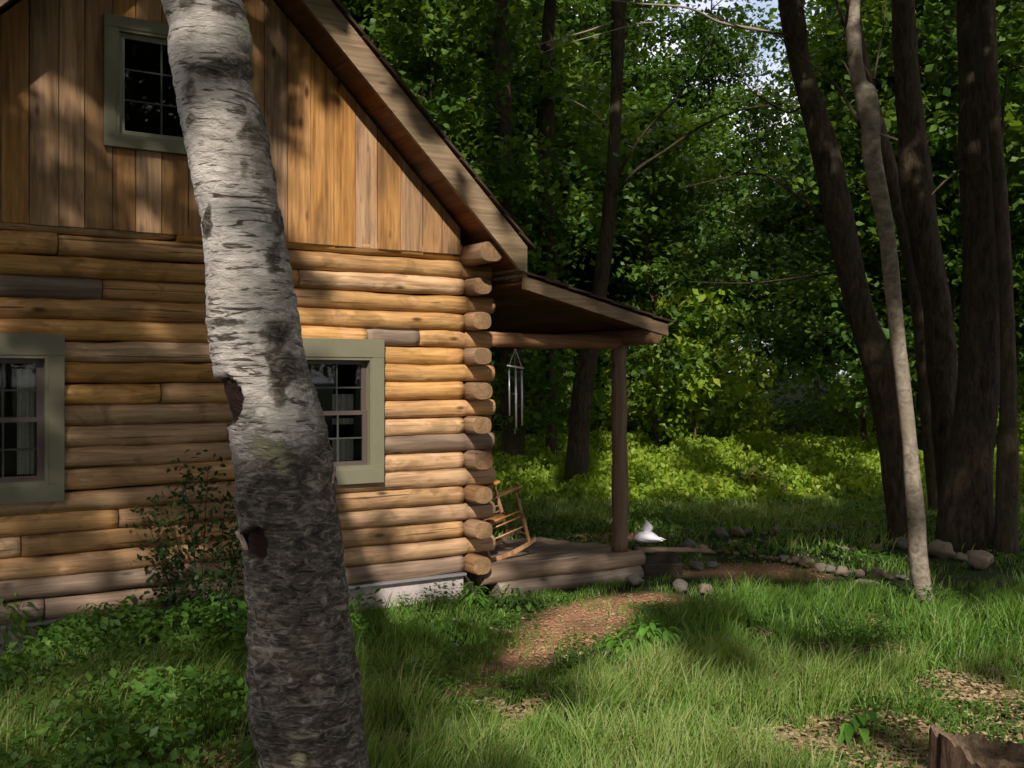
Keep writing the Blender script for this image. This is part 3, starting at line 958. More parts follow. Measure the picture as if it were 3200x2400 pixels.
lathe_blob('tail', [(.11, -.02, .05, .004, .004), (.135, -.01, .045, .03, .012), (.165, .01, .032, .022, .008), (.185, .015, .026, .004, .003)], M['white'], fig, 12)
for sy in (-1, 1):
    lathe_blob('wing', [(-.09, sy * .075, .065, .005, .01), (-.04, sy * .085, .07, .018, .032), (.03, sy * .085, .062, .018, .03), (.09, sy * .065, .045, .01, .016), (.125, sy * .05, .034, .003, .004)], M['white'], fig, 12)

# ---------------------------------------------------------------- bed edging: old timbers, rocks
bx = empty('bed_timber', (1.62, 10.42, 0), CA - .55, 'dark rotten garden bed timbers with a paler log rail right of the porch post', 'garden edging')
for k, (z0, h) in enumerate(((.0, .105), (.11, .10))):
    MB().box((-.36 + .02 * k, -.05 + .01 * k, z0 - .03), (.06 - .05 * k, .04, z0 + h)).build('board', M['darkwood'], bx, bevel=.008)
MB().box((-.37, -.06, -.05), (-.30, .5, .21)).build('board', M['darkwood'], bx, bevel=.008)
pts = [(x, -.03 + .02 * math.sin(x * 5), .238 - .07 * max(0, x - .1)) for x in np.linspace(-.42, .34, 14)]
MB().tube(pts, [.030 - .008 * k / 13 for k in range(14)], 10, jit=.3, seed=4).build('rail', M['deck'], bx, True)
MB().box((-.30, .04, -.05), (.02, .55, .19)).build('soil', M['darkwood'], bx, bevel=.03)

def rock_mesh(name, seed, mat):
    import bmesh
    bm = bmesh.new()
    bmesh.ops.create_icosphere(bm, subdivisions=3, radius=1)
    for v_ in bm.verts:
        c = v_.co.copy()
        d = 1 + .42 * mnoise.noise(c * 1.1 + Vector((seed * 5, 0, 0))) + .16 * mnoise.noise(c * 2.6 + Vector((0, seed * 3, 0))) + .05 * mnoise.noise(c * 7)
        d *= 1 - .10 * abs(math.sin(c.x * 3 + seed)) 
        v_.co = Vector((c.x * d, c.y * d * .85, c.z * d * .72))
    me = bpy.data.meshes.new(name); bm.to_mesh(me); bm.free()
    for p in me.polygons: p.use_smooth = True
    me.materials.append(mat)
    return me
rocks = [rock_mesh('stone', k, M['stone'] if k % 3 else M['stone_grey']) for k in range(7)]
def stone(px, py, w, label, group='stones edging the garden beds', z0=0.0, squash=1.0, k=None):
    p = G(px, py + w * .35, z0)
    s = w / F * p[1] / 2 * 1.0
    o = link('stone', rocks[k if k is not None else random.randrange(7)])
    o.location = (p[0], p[1], z0 + s * .62 * squash); o.scale = (s, s, s * squash)
    o.rotation_euler = (random.uniform(-.2, .2), random.uniform(-.2, .2), random.uniform(0, 6))
    tag(o, label, 'stone', group)
    return o
front = [(2454, 1739, 44, 'long grey-tan stone at the back end of the curved stone row', .7),
         (2487, 1748, 38, 'small dark grey stone second from the back of the curved stone row', 1),
         (2519, 1754, 50, 'broad pale stone in the middle of the curved stone row', 1),
         (2559, 1772, 42, 'tan stone in the curved row, just before the grey one', 1),
         (2595, 1777, 38, 'grey stone in the curved row, left of the round pinkish one', 1),
         (2634, 1784, 46, 'round pinkish stone in the curved stone row', 1),
         (2686, 1790, 40, 'brown stone in the row, between the pinkish one and the wide one', 1),
         (2738, 1789, 54, 'wide tan stone near the front end of the stone row', .9),
         (2782, 1799, 34, 'flat slanting stone at the front end of the row', .5),
         (2822, 1800, 36, 'last low stone of the row, just left of the pale leaning trunk', .7)]
for px, py, w, lb, sq in front: stone(px, py, w, lb, 'stones of the curved border row', squash=sq)
big = [(2824, 1702, 52, 'upright grey stone behind the pale leaning trunk', 1.2), (2942, 1718, 84, 'large mossy grey stone at the foot of the tree cluster', 1), (3004, 1737, 56, 'low reddish stone between two large stones', .7),
       (3062, 1748, 90, 'large rounded tan stone at the foot of the biggest trunk', 1), (2126, 1832, 50, 'round tan stone in the grass in front of the bed timbers', 1.2), (2205, 1838, 52, 'tan stone in the grass, right of the round one', 1),
       (1985, 1806, 66, 'wide tan stone under the end of the deck log', .8), (2150, 1700, 58, 'brown stone behind the log rail', .9), (2196, 1708, 50, 'grey stone at the start of the back border', .8),
       (2255, 1665, 56, 'round brown stone, largest of the back row', 1), (2305, 1658, 48, 'second brown stone of the back row', 1), (2172, 1754, 60, 'flat dark rock on the bed edge', .5),
       (2225, 1756, 44, 'pale edged rock beside the bed edge', .5), (2040, 1757, 20, 'pebble on the dark bed timber', 1)]
for px, py, w, lb, sq in big:
    stone(px, py, w, lb, None, squash=sq)
for px, py, w in [(1620, 1660, 34), (1662, 1658, 30), (1705, 1664, 36), (1740, 1655, 26), (1776, 1657, 28), (1815, 1680, 24), (2112, 1654, 28), (2142, 1655, 24), (2165, 1664, 26), (2200, 1668, 30), (2225, 1655, 24),
                  (2340, 1660, 34), (2385, 1668, 26), (2420, 1656, 34), (2455, 1655, 28), (2475, 1660, 30), (2515, 1655, 24), (2560, 1652, 22), (2605, 1649, 36), (2660, 1652, 26), (2720, 1650, 40), (2765, 1652, 22),
                  (2290, 1700, 36), (2330, 1705, 28), (2370, 1690, 24), (2400, 1700, 30), (2640, 1718, 34), (2668, 1716, 26), (2712, 1685, 24), (2740, 1712, 40), (2580, 1728, 24), (2100, 1672, 22), (2260, 1712, 22), (2350, 1722, 26), (2300, 1728, 22)]:
    if px < 1900: lb, gr = 'small stone just behind the porch deck', 'small stones behind the porch deck'
    elif px < 2500: lb, gr = 'small stone behind the timbers, right of the white figure', 'small stones right of the white figure'
    else: lb, gr = 'small stone of the back border near the tree cluster', 'small stones near the tree cluster'
    stone(px, py, w, lb, gr)
for px, py, w, lb in [(1300, 2060, 34, 'pale stone showing in the grass left of the path'), (1420, 2015, 34, 'small pale stone in the tall grass near the path'), (1700, 2150, 32, 'small stone in the lawn below the broad leaf plant'),
                      (1270, 2355, 60, 'flat pale stone in the grass right of the birch foot'), (3105, 2095, 60, 'pale stone in the dry leaves at the right'), (1435, 2310, 26, 'small pinkish stone in the lawn at the bottom')]:
    stone(px, py, w, lb, None, squash=.8)
for k in range(26):
    f_ = k / 25
    px = 2200 + (2830 - 2200) * f_ + random.uniform(-9, 9); py = 1716 + (1806 - 1716) * f_ ** 1.15 + random.uniform(-3, 7)
    stone(px, py, random.uniform(14, 25), 'small stone wedged between the larger ones of the curved row', 'small filler stones of the curved border row', squash=.8)
p = G(2704, 1830)
o = MB().tube([(-.14, 0, .02), (-.05, .02, .035), (.08, 0, .03), (.15, -.02, .015)], [.012, .024, .022, .008], 9, jit=.3).build('fallen_stick', M['twig'], None, True, loc=(p[0], p[1], 0))
tag(o, 'pale broken stick lying in the grass in front of the stone row', 'stick')

# ---------------------------------------------------------------- leaves, crowns
def leaves_np(cen, L, Wd, flat=.5, rg=rng, droop=0.0, up=None):
    n = len(cen)
    L = np.broadcast_to(L, n); Wd = np.broadcast_to(Wd, n)
    az = rg.random(n) * 2 * np.pi
    el = (rg.random(n) - .5) * np.pi * (1 - flat) - droop
    d = np.stack([np.cos(az) * np.cos(el), np.sin(az) * np.cos(el), np.sin(el)], 1)
    nrm = np.stack([rg.normal(0, 1 - flat, n), rg.normal(0, 1 - flat, n), np.ones(n)], 1)
    s = np.cross(d, nrm); s /= np.linalg.norm(s, axis=1)[:, None] + 1e-6
    w = np.cross(s, d)
    Lc = L[:, None]; Wc = Wd[:, None]
    a = cen - d * Lc * .5
    b = cen + s * Wc * .5 - d * Lc * .05 + w * Wc * .12
    c = cen + d * Lc * .5
    e = cen - s * Wc * .5 - d * Lc * .05 + w * Wc * .12
    V_ = np.stack([a, b, c, e], 1).reshape(-1, 3)
    i0 = np.arange(n)[:, None] * 4
    return V_, np.concatenate([i0 + np.array([[0, 1, 2]]), i0 + np.array([[0, 2, 3]])], 0)

def leaf_mesh(name, cen, L, Wd, mat, flat=.5, tint=None, rg=rng, droop=0.0):
    V_, T_ = leaves_np(cen, L, Wd, flat, rg, droop)
    if tint is None: tint = rg.random(len(cen))
    return mesh_np(name, V_, T_, mat, False, np.concatenate([tint, tint]))

def tree_variant(seed, H, low, spread, nl, leafmat, barkmat, r0, Ls=.13, flat=.38, layers=True, nlimb=None):
    rg = np.random.default_rng(seed); rd = random.Random(seed)
    lean = (rd.uniform(-.05, .05), rd.uniform(-.05, .05))
    ctrl = [(lean[0] * z + rd.uniform(-.12, .12) * (z > 0), lean[1] * z + rd.uniform(-.12, .12) * (z > 0), z) for z in np.linspace(-.15, H * .92, 8)]
    P = resample(ctrl, 26)
    rr = [r0 * (1 - .88 * (p[2] / H)) * (1 + .5 * math.exp(-max(0, p[2]) * 5)) for p in P]
    mb = MB(); mb.tube([tuple(p) for p in P], [max(.012, r) for r in rr], 10, jit=.2, seed=seed)
    cl = []
    nlimb = nlimb or int(H * 2.6)
    for k in range(nlimb):
        z = low + (H * .95 - low) * (k + rd.random()) / nlimb
        b = P[np.argmin(abs(P[:, 2] - z))]
        az = rd.uniform(0, 6.28); f_ = (z - low) / (H - low)
        ln = spread * (1 - .55 * f_) * rd.uniform(.55, 1.1)
        up = rd.uniform(.05, .55)
        e = np.array([math.cos(az), math.sin(az), up])
        mid = b + e * ln * .5 + np.array([0, 0, rd.uniform(-.05, .12) * ln])
        end = b + e * ln + np.array([0, 0, -rd.uniform(0, .25) * ln])
        Q = resample([b, mid, end], 7)
        rb = max(.01, r0 * .28 * (1 - .6 * f_))
        mb.tube([tuple(q) for q in Q], [rb * (1 - .8 * j / 6) + .004 for j in range(7)], 5)
        for s_ in np.linspace(.35, 1.05, max(3, int(ln * 2.2))):
            c = b + (end - b) * s_ + rg.normal(0, .28, 3) * (ln * .35)
            cl.append((c, ln * .15 + .17))
    cl_c = np.array([c for c, _ in cl]); cl_r = np.array([r for _, r in cl])
    per = max(6, int(nl / len(cl)))
    cen = np.repeat(cl_c, per, 0) + rg.normal(0, 1, (len(cl) * per, 3)) * np.repeat(cl_r, per)[:, None] * np.array([1, 1, .36 if layers else .8])
    tint = np.repeat(rg.random(len(cl)) * .75, per) + rg.random(len(cen)) * .3
    L = Ls * rg.uniform(.65, 1.25, len(cen))
    crown = leaf_mesh('crown', cen, L, L * .72, leafmat, flat, tint, rg, .15)
    trunk = mb.mesh('trunk', barkmat, True)
    return trunk, crown

def place(var, x, y, rz, s, label, cat, group, name):
    e = empty(name, (x, y, float(gz(x, y)) - .02), rz, label, cat, group)
    e.scale = (s, s, s)
    link('trunk', var[0], e); link('crown', var[1], e)
    return e

tall = [tree_variant(11, 17, 2.8, 3.4, 14000, M['leaf_far'], M['bark_dark'], .17, .2),
        tree_variant(12, 19, 3.6, 3.2, 14000, M['leaf_far'], M['bark_mid'], .15, .19),
        tree_variant(13, 15, 2.2, 3.6, 14000, M['leaf_far'], M['bark_dark'], .13, .19),
        tree_variant(14, 18, 5.5, 2.8, 9000, M['leaf_far'], M['bark_mid'], .12, .23)]
slim = [tree_variant(21, 8.5, 1.4, 2.0, 5500, M['leaf_far'], M['bark_dark'], .055, .17),
        tree_variant(22, 6.5, 1.0, 1.8, 4800, M['leaf_far'], M['bark_mid'], .045, .17)]
sap = [tree_variant(31, 2.9, .5, 1.15, 1500, M['leaf_lime'], M['bark_mid'], .02, .19, .2, nlimb=22),
       tree_variant(32, 2.2, .3, .95, 1200, M['leaf_lime'], M['bark_mid'], .018, .18, .2, nlimb=18)]
white_t = tree_variant(41, 15, 6.5, 2.2, 7000, M['leaf_far'], M['bark_white'], .075)

def in_view(x, y, m=1.0):
    return abs(x) < .49 * y + m
GR = 'trees of the dark woods behind the clearing'
pts = [(2.7, 31.0), (3.6, 37.5), (6.2, 35.0)]
rd = random.Random(5)
def far_ok(x, y, dmin):
    t, s = cab(x, y)
    if t < 2.6 and s > -1: return False if (t > -6 and s < 9) else True
    return all(math.hypot(x - a, y - b) > dmin for a, b in pts)
# rows of the wood, denser behind
for (y0, y1, cnt, dmin) in ((24, 32, 17, 1.8), (32, 44, 26, 2.2), (44, 60, 26, 2.8), (60, 85, 24, 3.8)):
    c = 0; tries = 0
    while c < cnt and tries < 2000:
        tries += 1
        y = rd.uniform(y0, y1); x = rd.uniform(-.33 * y, .54 * y + 2)
        if not far_ok(x, y, dmin): continue
        if .15 < x / y < .285 and (y < 32 or rd.random() < .7): continue      # thin spot where the sky shows
        # thin spot that lets the sky through, upper middle right
        pts.append((x, y)); c += 1
        v = rd.choice(tall) if y > 28 or rd.random() < .7 else rd.choice(slim)
        place(v, x, y, rd.uniform(0, 6.28), rd.uniform(.85, 1.15), 'tall dark leafy tree in the woods behind the clearing', 'tree', GR, 'forest_tree')
for k, (x, y) in enumerate(pts[:3]): place(tall[k], x, y, k * 2.0, 1.05, 'tall dark leafy tree in the woods behind the clearing', 'tree', GR, 'forest_tree')
# trees nearer the house, behind the roof line and around the clearing
near = [(-1.6, 19.5, 0, .9), (-4.2, 21.5, 2, 1), (-7.5, 23, 1, 1.0), (-.6, 24.5, 3, .95), (7.6, 19.5, 0, .9), (9.6, 22.5, 2, 1), (9.6, 27.5, 1, .9), (9.0, 16.5, 3, .85), (11.5, 18.5, 1, .9)]
NL = ['leafy tree rising right behind the roof edge', 'tree behind the cabin roof, mostly hidden', 'tree far left behind the cabin', 'high crowned tree behind the porch roof', 'leafy tree behind the right side of the trunk cluster',
      'tree beyond the trunk cluster at the right', 'leafy tree behind the dark leaning trunk', 'high crowned tree at the right photo edge', 'leafy tree just past the right photo edge']
for k, (x, y, vi, s) in enumerate(near):
    place(tall[vi], x, y, k * 1.3, s, NL[k], 'tree', 'leafy trees at the near edge of the woods', 'forest_tree')
SL = ['slim understory tree seen through the porch opening', 'slim understory tree behind the tallest lime sapling', 'slim tree deep behind the porch post', 'slim tree behind the leaning dark trunk', 'slim tree behind the house, above the eave',
      'slim tree right of the trunk cluster', 'slim tree behind the corner logs', 'slim tree glimpsed between the two right trunks', 'slim understory tree in the dark gap of the clearing edge', 'slim tree at the right photo edge', 'bright slim tree leaning over the roof edge behind the eave', 'bright slim tree behind the gap of the two biggest trunks', 'bright slim tree further back in the gap of the biggest trunks', 'slim tree behind the lower roof edge']
for k, (x, y, s) in enumerate([(1.0, 27.5, 1), (3.9, 28, 1.1), (2.2, 30.5, 1.2), (6.4, 28.4, 1.1), (-2.6, 19.8, 1.0), (9.2, 19.8, .9), (-.6, 27, 1.1), (8.8, 26, 1.2), (4.9, 31.5, 1.2), (10.5, 17.6, .9), (-1.3, 16.6, .95), (7.9, 18.4, 1.0), (7.3, 21.5, 1.1), (-.2, 18.8, 1.05)]):
    place(slim[k % 2], x, y, k * 2.1, s, SL[k], 'tree', 'slim understory trees round the clearing', 'understory_tree')
lab = ['tallest lime green sapling behind the porch post', 'lime sapling right of the tallest one', 'low lime bush at the left foot of the saplings', 'small bright sapling in the middle of the clearing edge',
       'low lime bush left of the tree cluster', 'bright sapling glimpsed between post and near trunk', 'lime bush at the right edge behind the cluster', 'pale sapling behind the wind chime', 'short lime sapling at the far meadow edge']
for k, (px, d, s) in enumerate([(2190, 24.5, 1.35), (2100, 26, 1.2), (2030, 25, .9), (2330, 26, .8), (2640, 26.5, .6), (1880, 26, 1.2), (3190, 20, .8), (1650, 26, 1.2)]):
    x = (px - 1600) / F * d
    place(sap[k % 2], x, d, k * 1.9, s, lab[k], 'sapling', 'lime green saplings round the clearing', 'sapling')
for k, (px, d, s) in enumerate([(2915, 27, 1.0), (2950, 31, 1.1), (2330, 34, .9), (3170, 29, 1.0), (2700, 36, 1.1), (1560, 30, .9)]):
    place(white_t, (px - 1600) / F * d, d, k * 1.1, s, ['white barked tree between the two biggest trunks', 'second white barked tree between the two biggest trunks, further back', 'slender white trunk in the dark gap above the clearing', 'white barked tree at the right photo edge', 'slender white barked tree behind the leaning trunk', 'white barked tree behind the wind chime'][k], 'tree', 'white barked trees deep in the woods', 'birch_tree')
# woods behind the photographer (seen in the window glass)
for k in range(16):
    x = -26 + k * 3.6 + rd.uniform(-1, 1); y = rd.uniform(-34, -24)
    place(rd.choice(tall), x, y, rd.uniform(0, 6), .95, 'tree of the woods behind the photographer', 'tree', 'woods behind the photographer', 'forest_tree')
for k in range(7):
    y = -16 + k * 6.5
    place(rd.choice(tall), 17 + rd.uniform(-1, 3) + max(0, y) * .35, y, rd.uniform(0, 6), .95, 'tree of the woods beyond the right edge', 'tree', 'woods beyond the right edge', 'forest_tree')
    place(rd.choice(tall), -15 - rd.uniform(-1, 3), y, rd.uniform(0, 6), .95, 'tree of the woods beyond the left edge', 'tree', 'woods beyond the left edge', 'forest_tree')

# far wood that reads as one mass
n = 26000
az = rng.uniform(-.62, .66, n); d = rng.uniform(86, 112, n)
hz = rng.random(n) ** .8 * 17
cen = np.stack([np.sin(az) * d, np.cos(az) * d, hz + 1], 1)
keep = fbm(az * 26, hz * .28, 12) > .36
cen = cen[keep]
fw = link('far_woods', leaf_mesh('far_woods', cen, 1.15, .95, M['leaf_far'], .3))
tag(fw, 'mass of far leafy woods closing the view', None, None, 'stuff')

# ---------------------------------------------------------------- near trunks (measured)
def trunk_from(name, rows, depth, mat, label, group=None, depth_top=None, seed=0, n=18, below=True, zmax=11, drift=0.0, cat='tree', jit=.16, m=46, flare=.35):
    """rows: (y_px, xl_px, xr_px) from top to bottom"""
    pts = []
    rows = sorted(rows, key=lambda r: -r[0])
    for (y, a, b) in rows:
        d = depth
        if depth_top is not None:
            d = depth + (depth_top - depth) * (rows[0][0] - y) / (rows[0][0] - rows[-1][0] + 1e-6)
        x, yy, z = W((a + b) / 2, y, d)
        pts.append((x, yy, z, (b - a) / 2 / F * d))
    x0, y0, z0, r0 = pts[0]
    if z0 > .02:
        sl = (pts[0][0] - pts[1][0]) / (pts[0][2] - pts[1][2] + 1e-6)
        pts.insert(0, (x0 - z0 * sl, y0, -.12, r0 * (1 + flare)))
    else:
        pts[0] = (x0, y0, -.1, r0)
    xt, yt, zt_, rt = pts[-1]
    sl = (pts[-1][0] - pts[-2][0]) / (pts[-1][2] - pts[-2][2])
    base = pts[0]
    for zz in (zt_ + (zmax - zt_) * .5, zmax):
        pts.append((xt + sl * (zz - zt_) * .8 + drift * (zz - zt_), yt, zz, rt * (.75 if zz < zmax else .35)))
    Q = resample(pts, m)
    e = empty(name, (base[0], base[1], 0), 0, label, cat, group)
    P = [(q[0] - base[0], q[1] - base[1], q[2]) for q in Q]
    mb = MB(); mb.tube(P, [max(.01, q[3]) for q in Q], n, jit=jit, seed=seed)
    mb.build('trunk', mat, e, True)
    return e, base, Q

cluster = 'trees of the cluster right of the porch'
tA, bA, qA = trunk_from('leaning_tree', [(0, 2431, 2508), (199, 2468, 2533), (318, 2498, 2572), (497, 2543, 2627), (696, 2582, 2672), (949, 2642, 2722), (1148, 2697, 2793), (1347, 2741, 2820), (1625, 2771, 2842), (1700, 2765, 2850)], 12.3, M['bark_dark'],
    'dark leaning tree, leftmost trunk of the cluster, behind the pale thin trunk', cluster, seed=1)
tC, bC, qC = trunk_from('forest_tree', [(0, 2786, 2856), (199, 2796, 2868), (398, 2806, 2891), (597, 2816, 2915), (825, 2856, 2945), (949, 2881, 2970), (1148, 2900, 2990), (1300, 2915, 2995), (1690, 2940, 3020)], 13.2, M['bark_dark'],
    'dark straight trunk in the middle of the cluster, left of the biggest trunk', cluster, seed=2)
tC2, bC2, _ = trunk_from('forest_tree', [(0, 2640, 2680), (300, 2700, 2740), (700, 2800, 2852), (1000, 2850, 2905), (1347, 2880, 2925), (1500, 2895, 2935), (1600, 2900, 2950)], 14.6, M['bark_mid'],
    'slim trunk seen through the gap behind the pale thin trunk', cluster, seed=3)
tD, bD, qD = trunk_from('forest_tree', [(0, 2995, 3109), (400, 3003, 3115), (825, 3010, 3135), (949, 3010, 3135), (1148, 3000, 3125), (1297, 2985, 3110), (1500, 2950, 3100), (1715, 2925, 3105)], 11.9, M['bark_dark'],
    'biggest dark trunk of the cluster with a flared foot', cluster, seed=4, n=26)
tE, bE, qE = trunk_from('forest_tree', [(0, 3062, 3098), (400, 3090, 3130), (800, 3119, 3159), (1148, 3129, 3174), (1400, 3117, 3179), (1625, 3110, 3179), (1720, 3105, 3185)], 11.5, M['bark_mid'],
    'brown trunk at the right side of the cluster, nearest the photo edge', cluster, seed=5)
tB, bB, qB = trunk_from('thin_tree', [(0, 2655, 2688), (100, 2644, 2690), (250, 2658, 2705), (300, 2672, 2739), (400, 2690, 2751), (497, 2697, 2756), (696, 2741, 2791), (825, 2756, 2806), (1048, 2781, 2828), (1300, 2811, 2856), (1500, 2826, 2876), (1625, 2836, 2891), (1750, 2840, 2899), (1885, 2868, 2925)], 9.1, M['bark_light'],
    'thin pale leaning trunk in front of the cluster, standing in the bright grass', None, seed=6, m=60, jit=.1, zmax=9, flare=.05)
tF, bF, qF = trunk_from('forest_tree', [(0, 1700, 1740), (200, 1686, 1728), (600, 1668, 1738), (900, 1700, 1742), (1200, 1706, 1740), (1500, 1702, 1742)], 19.8, M['bark_dark'],
    'dark straight trunk behind the porch, between the chime and the post', None, seed=7)
tGt, bG, qG = trunk_from('forest_tree', [(0, 1910, 1955), (300, 1908, 1946), (650, 1883, 1926), (900, 1850, 1900), (1050, 1826, 1880), (1200, 1792, 1856), (1350, 1774, 1842), (1540, 1762, 1840)], 17.6, M['bark_dark'],
    'thick crooked dark trunk seen under the porch roof left of the post', None, seed=8)
tH, bH, qH = trunk_from('forest_tree', [(400, 1545, 1600), (700, 1552, 1610), (1100, 1562, 1634), (1300, 1565, 1640), (1525, 1560, 1642)], 18.3, M['bark_dark'],
    'black trunk right behind the corner logs and the wind chime', None, seed=9)
tK, bK, qK = trunk_from('forest_tree', [(200, 1555, 1590), (700, 1590, 1625), (1000, 1600, 1632), (1500, 1612, 1650)], 25, M['bark_dark'], 'slim dark trunk deep behind the cabin eave', None, seed=10)

def branch(parent, base, pts, r0, r1, mat, name='branch', n=6):
    Q = resample(pts, len(pts) * 6)
    mb = MB(); k = len(Q)
    mb.tube([(q[0] - base[0], q[1] - base[1], q[2]) for q in Q], [r0 + (r1 - r0) * j / (k - 1) for j in range(k)], n)
    return mb.build(name, mat, parent, True)
def bpx(lst, d0, d1):
    k = len(lst)
    return [W(x, y, d0 + (d1 - d0) * j / (k - 1)) for j, (x, y) in enumerate(lst)]
branch(tA, bA, bpx([(2470, 120), (2380, 95), (2250, 70), (2150, 25), (1980, 10), (1840, -10)], 12.3, 11), .022, .007, M['twig'])
branch(tA, bA, bpx([(2480, 130), (2440, 105), (2330, 90), (2210, 40)], 12.3, 11.5), .018, .006, M['bark_dark'])
branch(tGt, bG, bpx([(1930, 60), (1850, 92), (1770, 115), (1700, 134), (1668, 150)], 17.6, 16), .016, .006, M['twig'])
branch(tGt, bG, bpx([(2050, 70), (1990, 75), (1880, 105), (1760, 140), (1690, 168)], 17.0, 16.2), .012, .005, M['twig'])
branch(tF, bF, bpx([(1690, 250), (1620, 265), (1540, 285), (1440, 318)], 19.8, 18), .014, .005, M['twig'])
branch(tGt, bG, bpx([(1910, 450), (1900, 400), (1850, 350), (1800, 320), (1750, 300)], 17.4, 16.5), .013, .004, M['twig'])
branch(tGt, bG, bpx([(1900, 640), (1980, 540), (2080, 470), (2200, 390), (2330, 340), (2500, 320)], 17.6, 16), .034, .008, M['bark_dark'])
branch(tGt, bG, bpx([(1925, 560), (2010, 420), (2120, 300), (2190, 200), (2250, 60)], 17.6, 16), .028, .007, M['bark_dark'])
branch(tA, bA, bpx([(2590, 700), (2500, 620), (2380, 545), (2250, 560), (2120, 590)], 12.5, 13.5), .024, .005, M['bark_dark'])
branch(tA, bA, bpx([(2620, 850), (2480, 870), (2330, 885), (2150, 880)], 12.5, 14), .018, .005, M['bark_dark'])
branch(tA, bA, bpx([(2510, 330), (2460, 350), (2370, 300), (2330, 260), (2300, 180)], 12.3, 12), .016, .005, M['bark_dark'])
branch(tB, bB, bpx([(2742, 415), (2770, 425), (2805, 437)], 9.1, 8.9), .010, .008, M['twig'])
branch(tB, bB, bpx([(2735, 340), (2720, 250), (2670, 170), (2640, 60), (2600, -20)], 9.1, 9.3), .028, .012, M['bark_dark'])
branch(tB, bB, bpx([(2690, 400), (2630, 290), (2560, 220), (2500, 170), (2430, 110)], 9.1, 9.4), .016, .006, M['bark_dark'])
branch(tB, bB, bpx([(2730, 250), (2745, 170), (2760, 90), (2770, 0)], 9.1, 9.3), .010, .005, M['bark_dark'])
branch(tB, bB, bpx([(2660, 240), (2642, 205), (2630, 190)], 9.1, 9.0), .010, .006, M['twig'])
branch(tD, bD, bpx([(3020, 520), (2960, 560), (2910, 610)], 11.9, 11.6), .02, .006, M['bark_dark'])
branch(tE, bE, bpx([(3125, 520), (3150, 220), (3200, 240), (3260, 300)], 11.5, 11.2), .014, .006, M['bark_mid'])

# ---------------------------------------------------------------- foreground birch
rows = [(0, 518, 752), (140, 535, 776), (289, 557, 790), (420, 583, 822), (579, 610, 850), (720, 630, 884), (868, 645, 910), (1010, 655, 930), (1157, 672, 952), (1302, 712, 998), (1447, 737, 1040), (1590, 752, 1055), (1736, 765, 1068), (1880, 777, 1085), (2025, 779, 1110), (2210, 778, 1135), (2400, 818, 1150)]
DB = 3.25
ctrl = []
for (y, a, b) in rows[::-1]:
    x, yy, z = W((a + b) / 2, y, DB)
    ctrl.append((x, yy, z, (b - a) / 2 / F * DB))
ctrl = [(ctrl[0][0] + .05, DB, -.15, .235), (ctrl[0][0] + .03, DB, .3, .178)] + ctrl
x, yy, z, r = ctrl[-1]
ctrl += [(x - .40, yy, 4.3, .115), (x - .95, yy - .05, 5.8, .10), (x - 1.6, yy - .1, 7.5, .085), (x - 2.2, yy - .2, 10.0, .04)]
mlen = 330
Qb = resample(ctrl, mlen)
nb_ = 110
V_ = []; tint = []; lich = []; scar = []
# marks given by their place on the photographed side: (px, py, rx, ry)
SCAR = [(708, 1250, 46, 80), (800, 1693, 40, 60)]
DARKP = [(735, 215, 100, 46), (640, 215, 50, 24), (600, 370, 22, 30), (805, 420, 55, 110), (760, 345, 40, 30), (720, 30, 60, 20), (600, 300, 26, 60), (860, 560, 38, 80), (700, 1005, 55, 14), (590, 15, 60, 24), (640, 700, 18, 60), (880, 1150, 50, 120), (850, 800, 40, 90), (870, 700, 30, 60)]
LICH = [(760, 90, 36, 36), (845, 1400, 60, 48), (930, 2380, 26, 26), (880, 1460, 30, 26)]
base = ctrl[0]
for i_ in range(mlen):
    c = Vector(Qb[i_][:3]); r = Qb[i_][3]
    t = (Vector(Qb[min(i_ + 1, mlen - 1)][:3]) - Vector(Qb[max(i_ - 1, 0)][:3])).normalized()
    a = Vector((0, -1, 0)); a = (a - t * a.dot(t)).normalized(); b = t.cross(a)
    for k in range(nb_):
        th = 2 * math.pi * k / nb_
        dv = a * math.cos(th) + b * math.sin(th)
        p = c + dv * r
        pz = Vector((p.x * 9, p.y * 9, p.z * 9))
        px = 1600 + p.x / p.y * F; py = 1175 - (p.z - EYE) / p.y * F
        facing = dv.y < .35
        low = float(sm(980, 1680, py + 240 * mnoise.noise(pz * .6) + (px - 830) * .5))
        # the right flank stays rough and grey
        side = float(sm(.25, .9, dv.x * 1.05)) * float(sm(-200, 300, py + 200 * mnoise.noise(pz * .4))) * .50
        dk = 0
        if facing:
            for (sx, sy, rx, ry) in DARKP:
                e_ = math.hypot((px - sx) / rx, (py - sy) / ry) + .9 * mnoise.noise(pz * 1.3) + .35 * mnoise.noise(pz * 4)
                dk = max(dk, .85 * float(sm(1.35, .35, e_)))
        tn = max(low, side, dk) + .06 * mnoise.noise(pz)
        sc_ = 0
        if facing:
            for (sx, sy, rx, ry) in SCAR:
                e_ = math.hypot((px - sx) / rx, (py - sy) / ry) + .35 * mnoise.noise(pz * 1.2)
                sc_ = max(sc_, float(sm(1.08, .92, e_)))
        li = 0
        if facing:
            for (sx, sy, rx, ry) in LICH:
                li = max(li, float(sm(1.2, .5, math.hypot((px - sx) / rx, (py - sy) / ry))))
        rough = max(low, dk)
        h = .005 * mnoise.noise(Vector((p.x * 14, p.y * 14, p.z * 55))) + rough * (.010 * mnoise.noise(pz * 1.6) + .006 * mnoise.noise(pz * 4)) + .012 * mnoise.noise(pz * .35) + dk * .006
        h -= sc_ * .022
        edge = max(0.0, 1 - abs(sc_ - .5) * 2) if 0 < sc_ < 1 else 0
        h += edge * .014
        p = p + dv * h
        V_.append((p.x - base[0], p.y - base[1], p.z)); tint.append(tn); lich.append(li); scar.append(sc_)
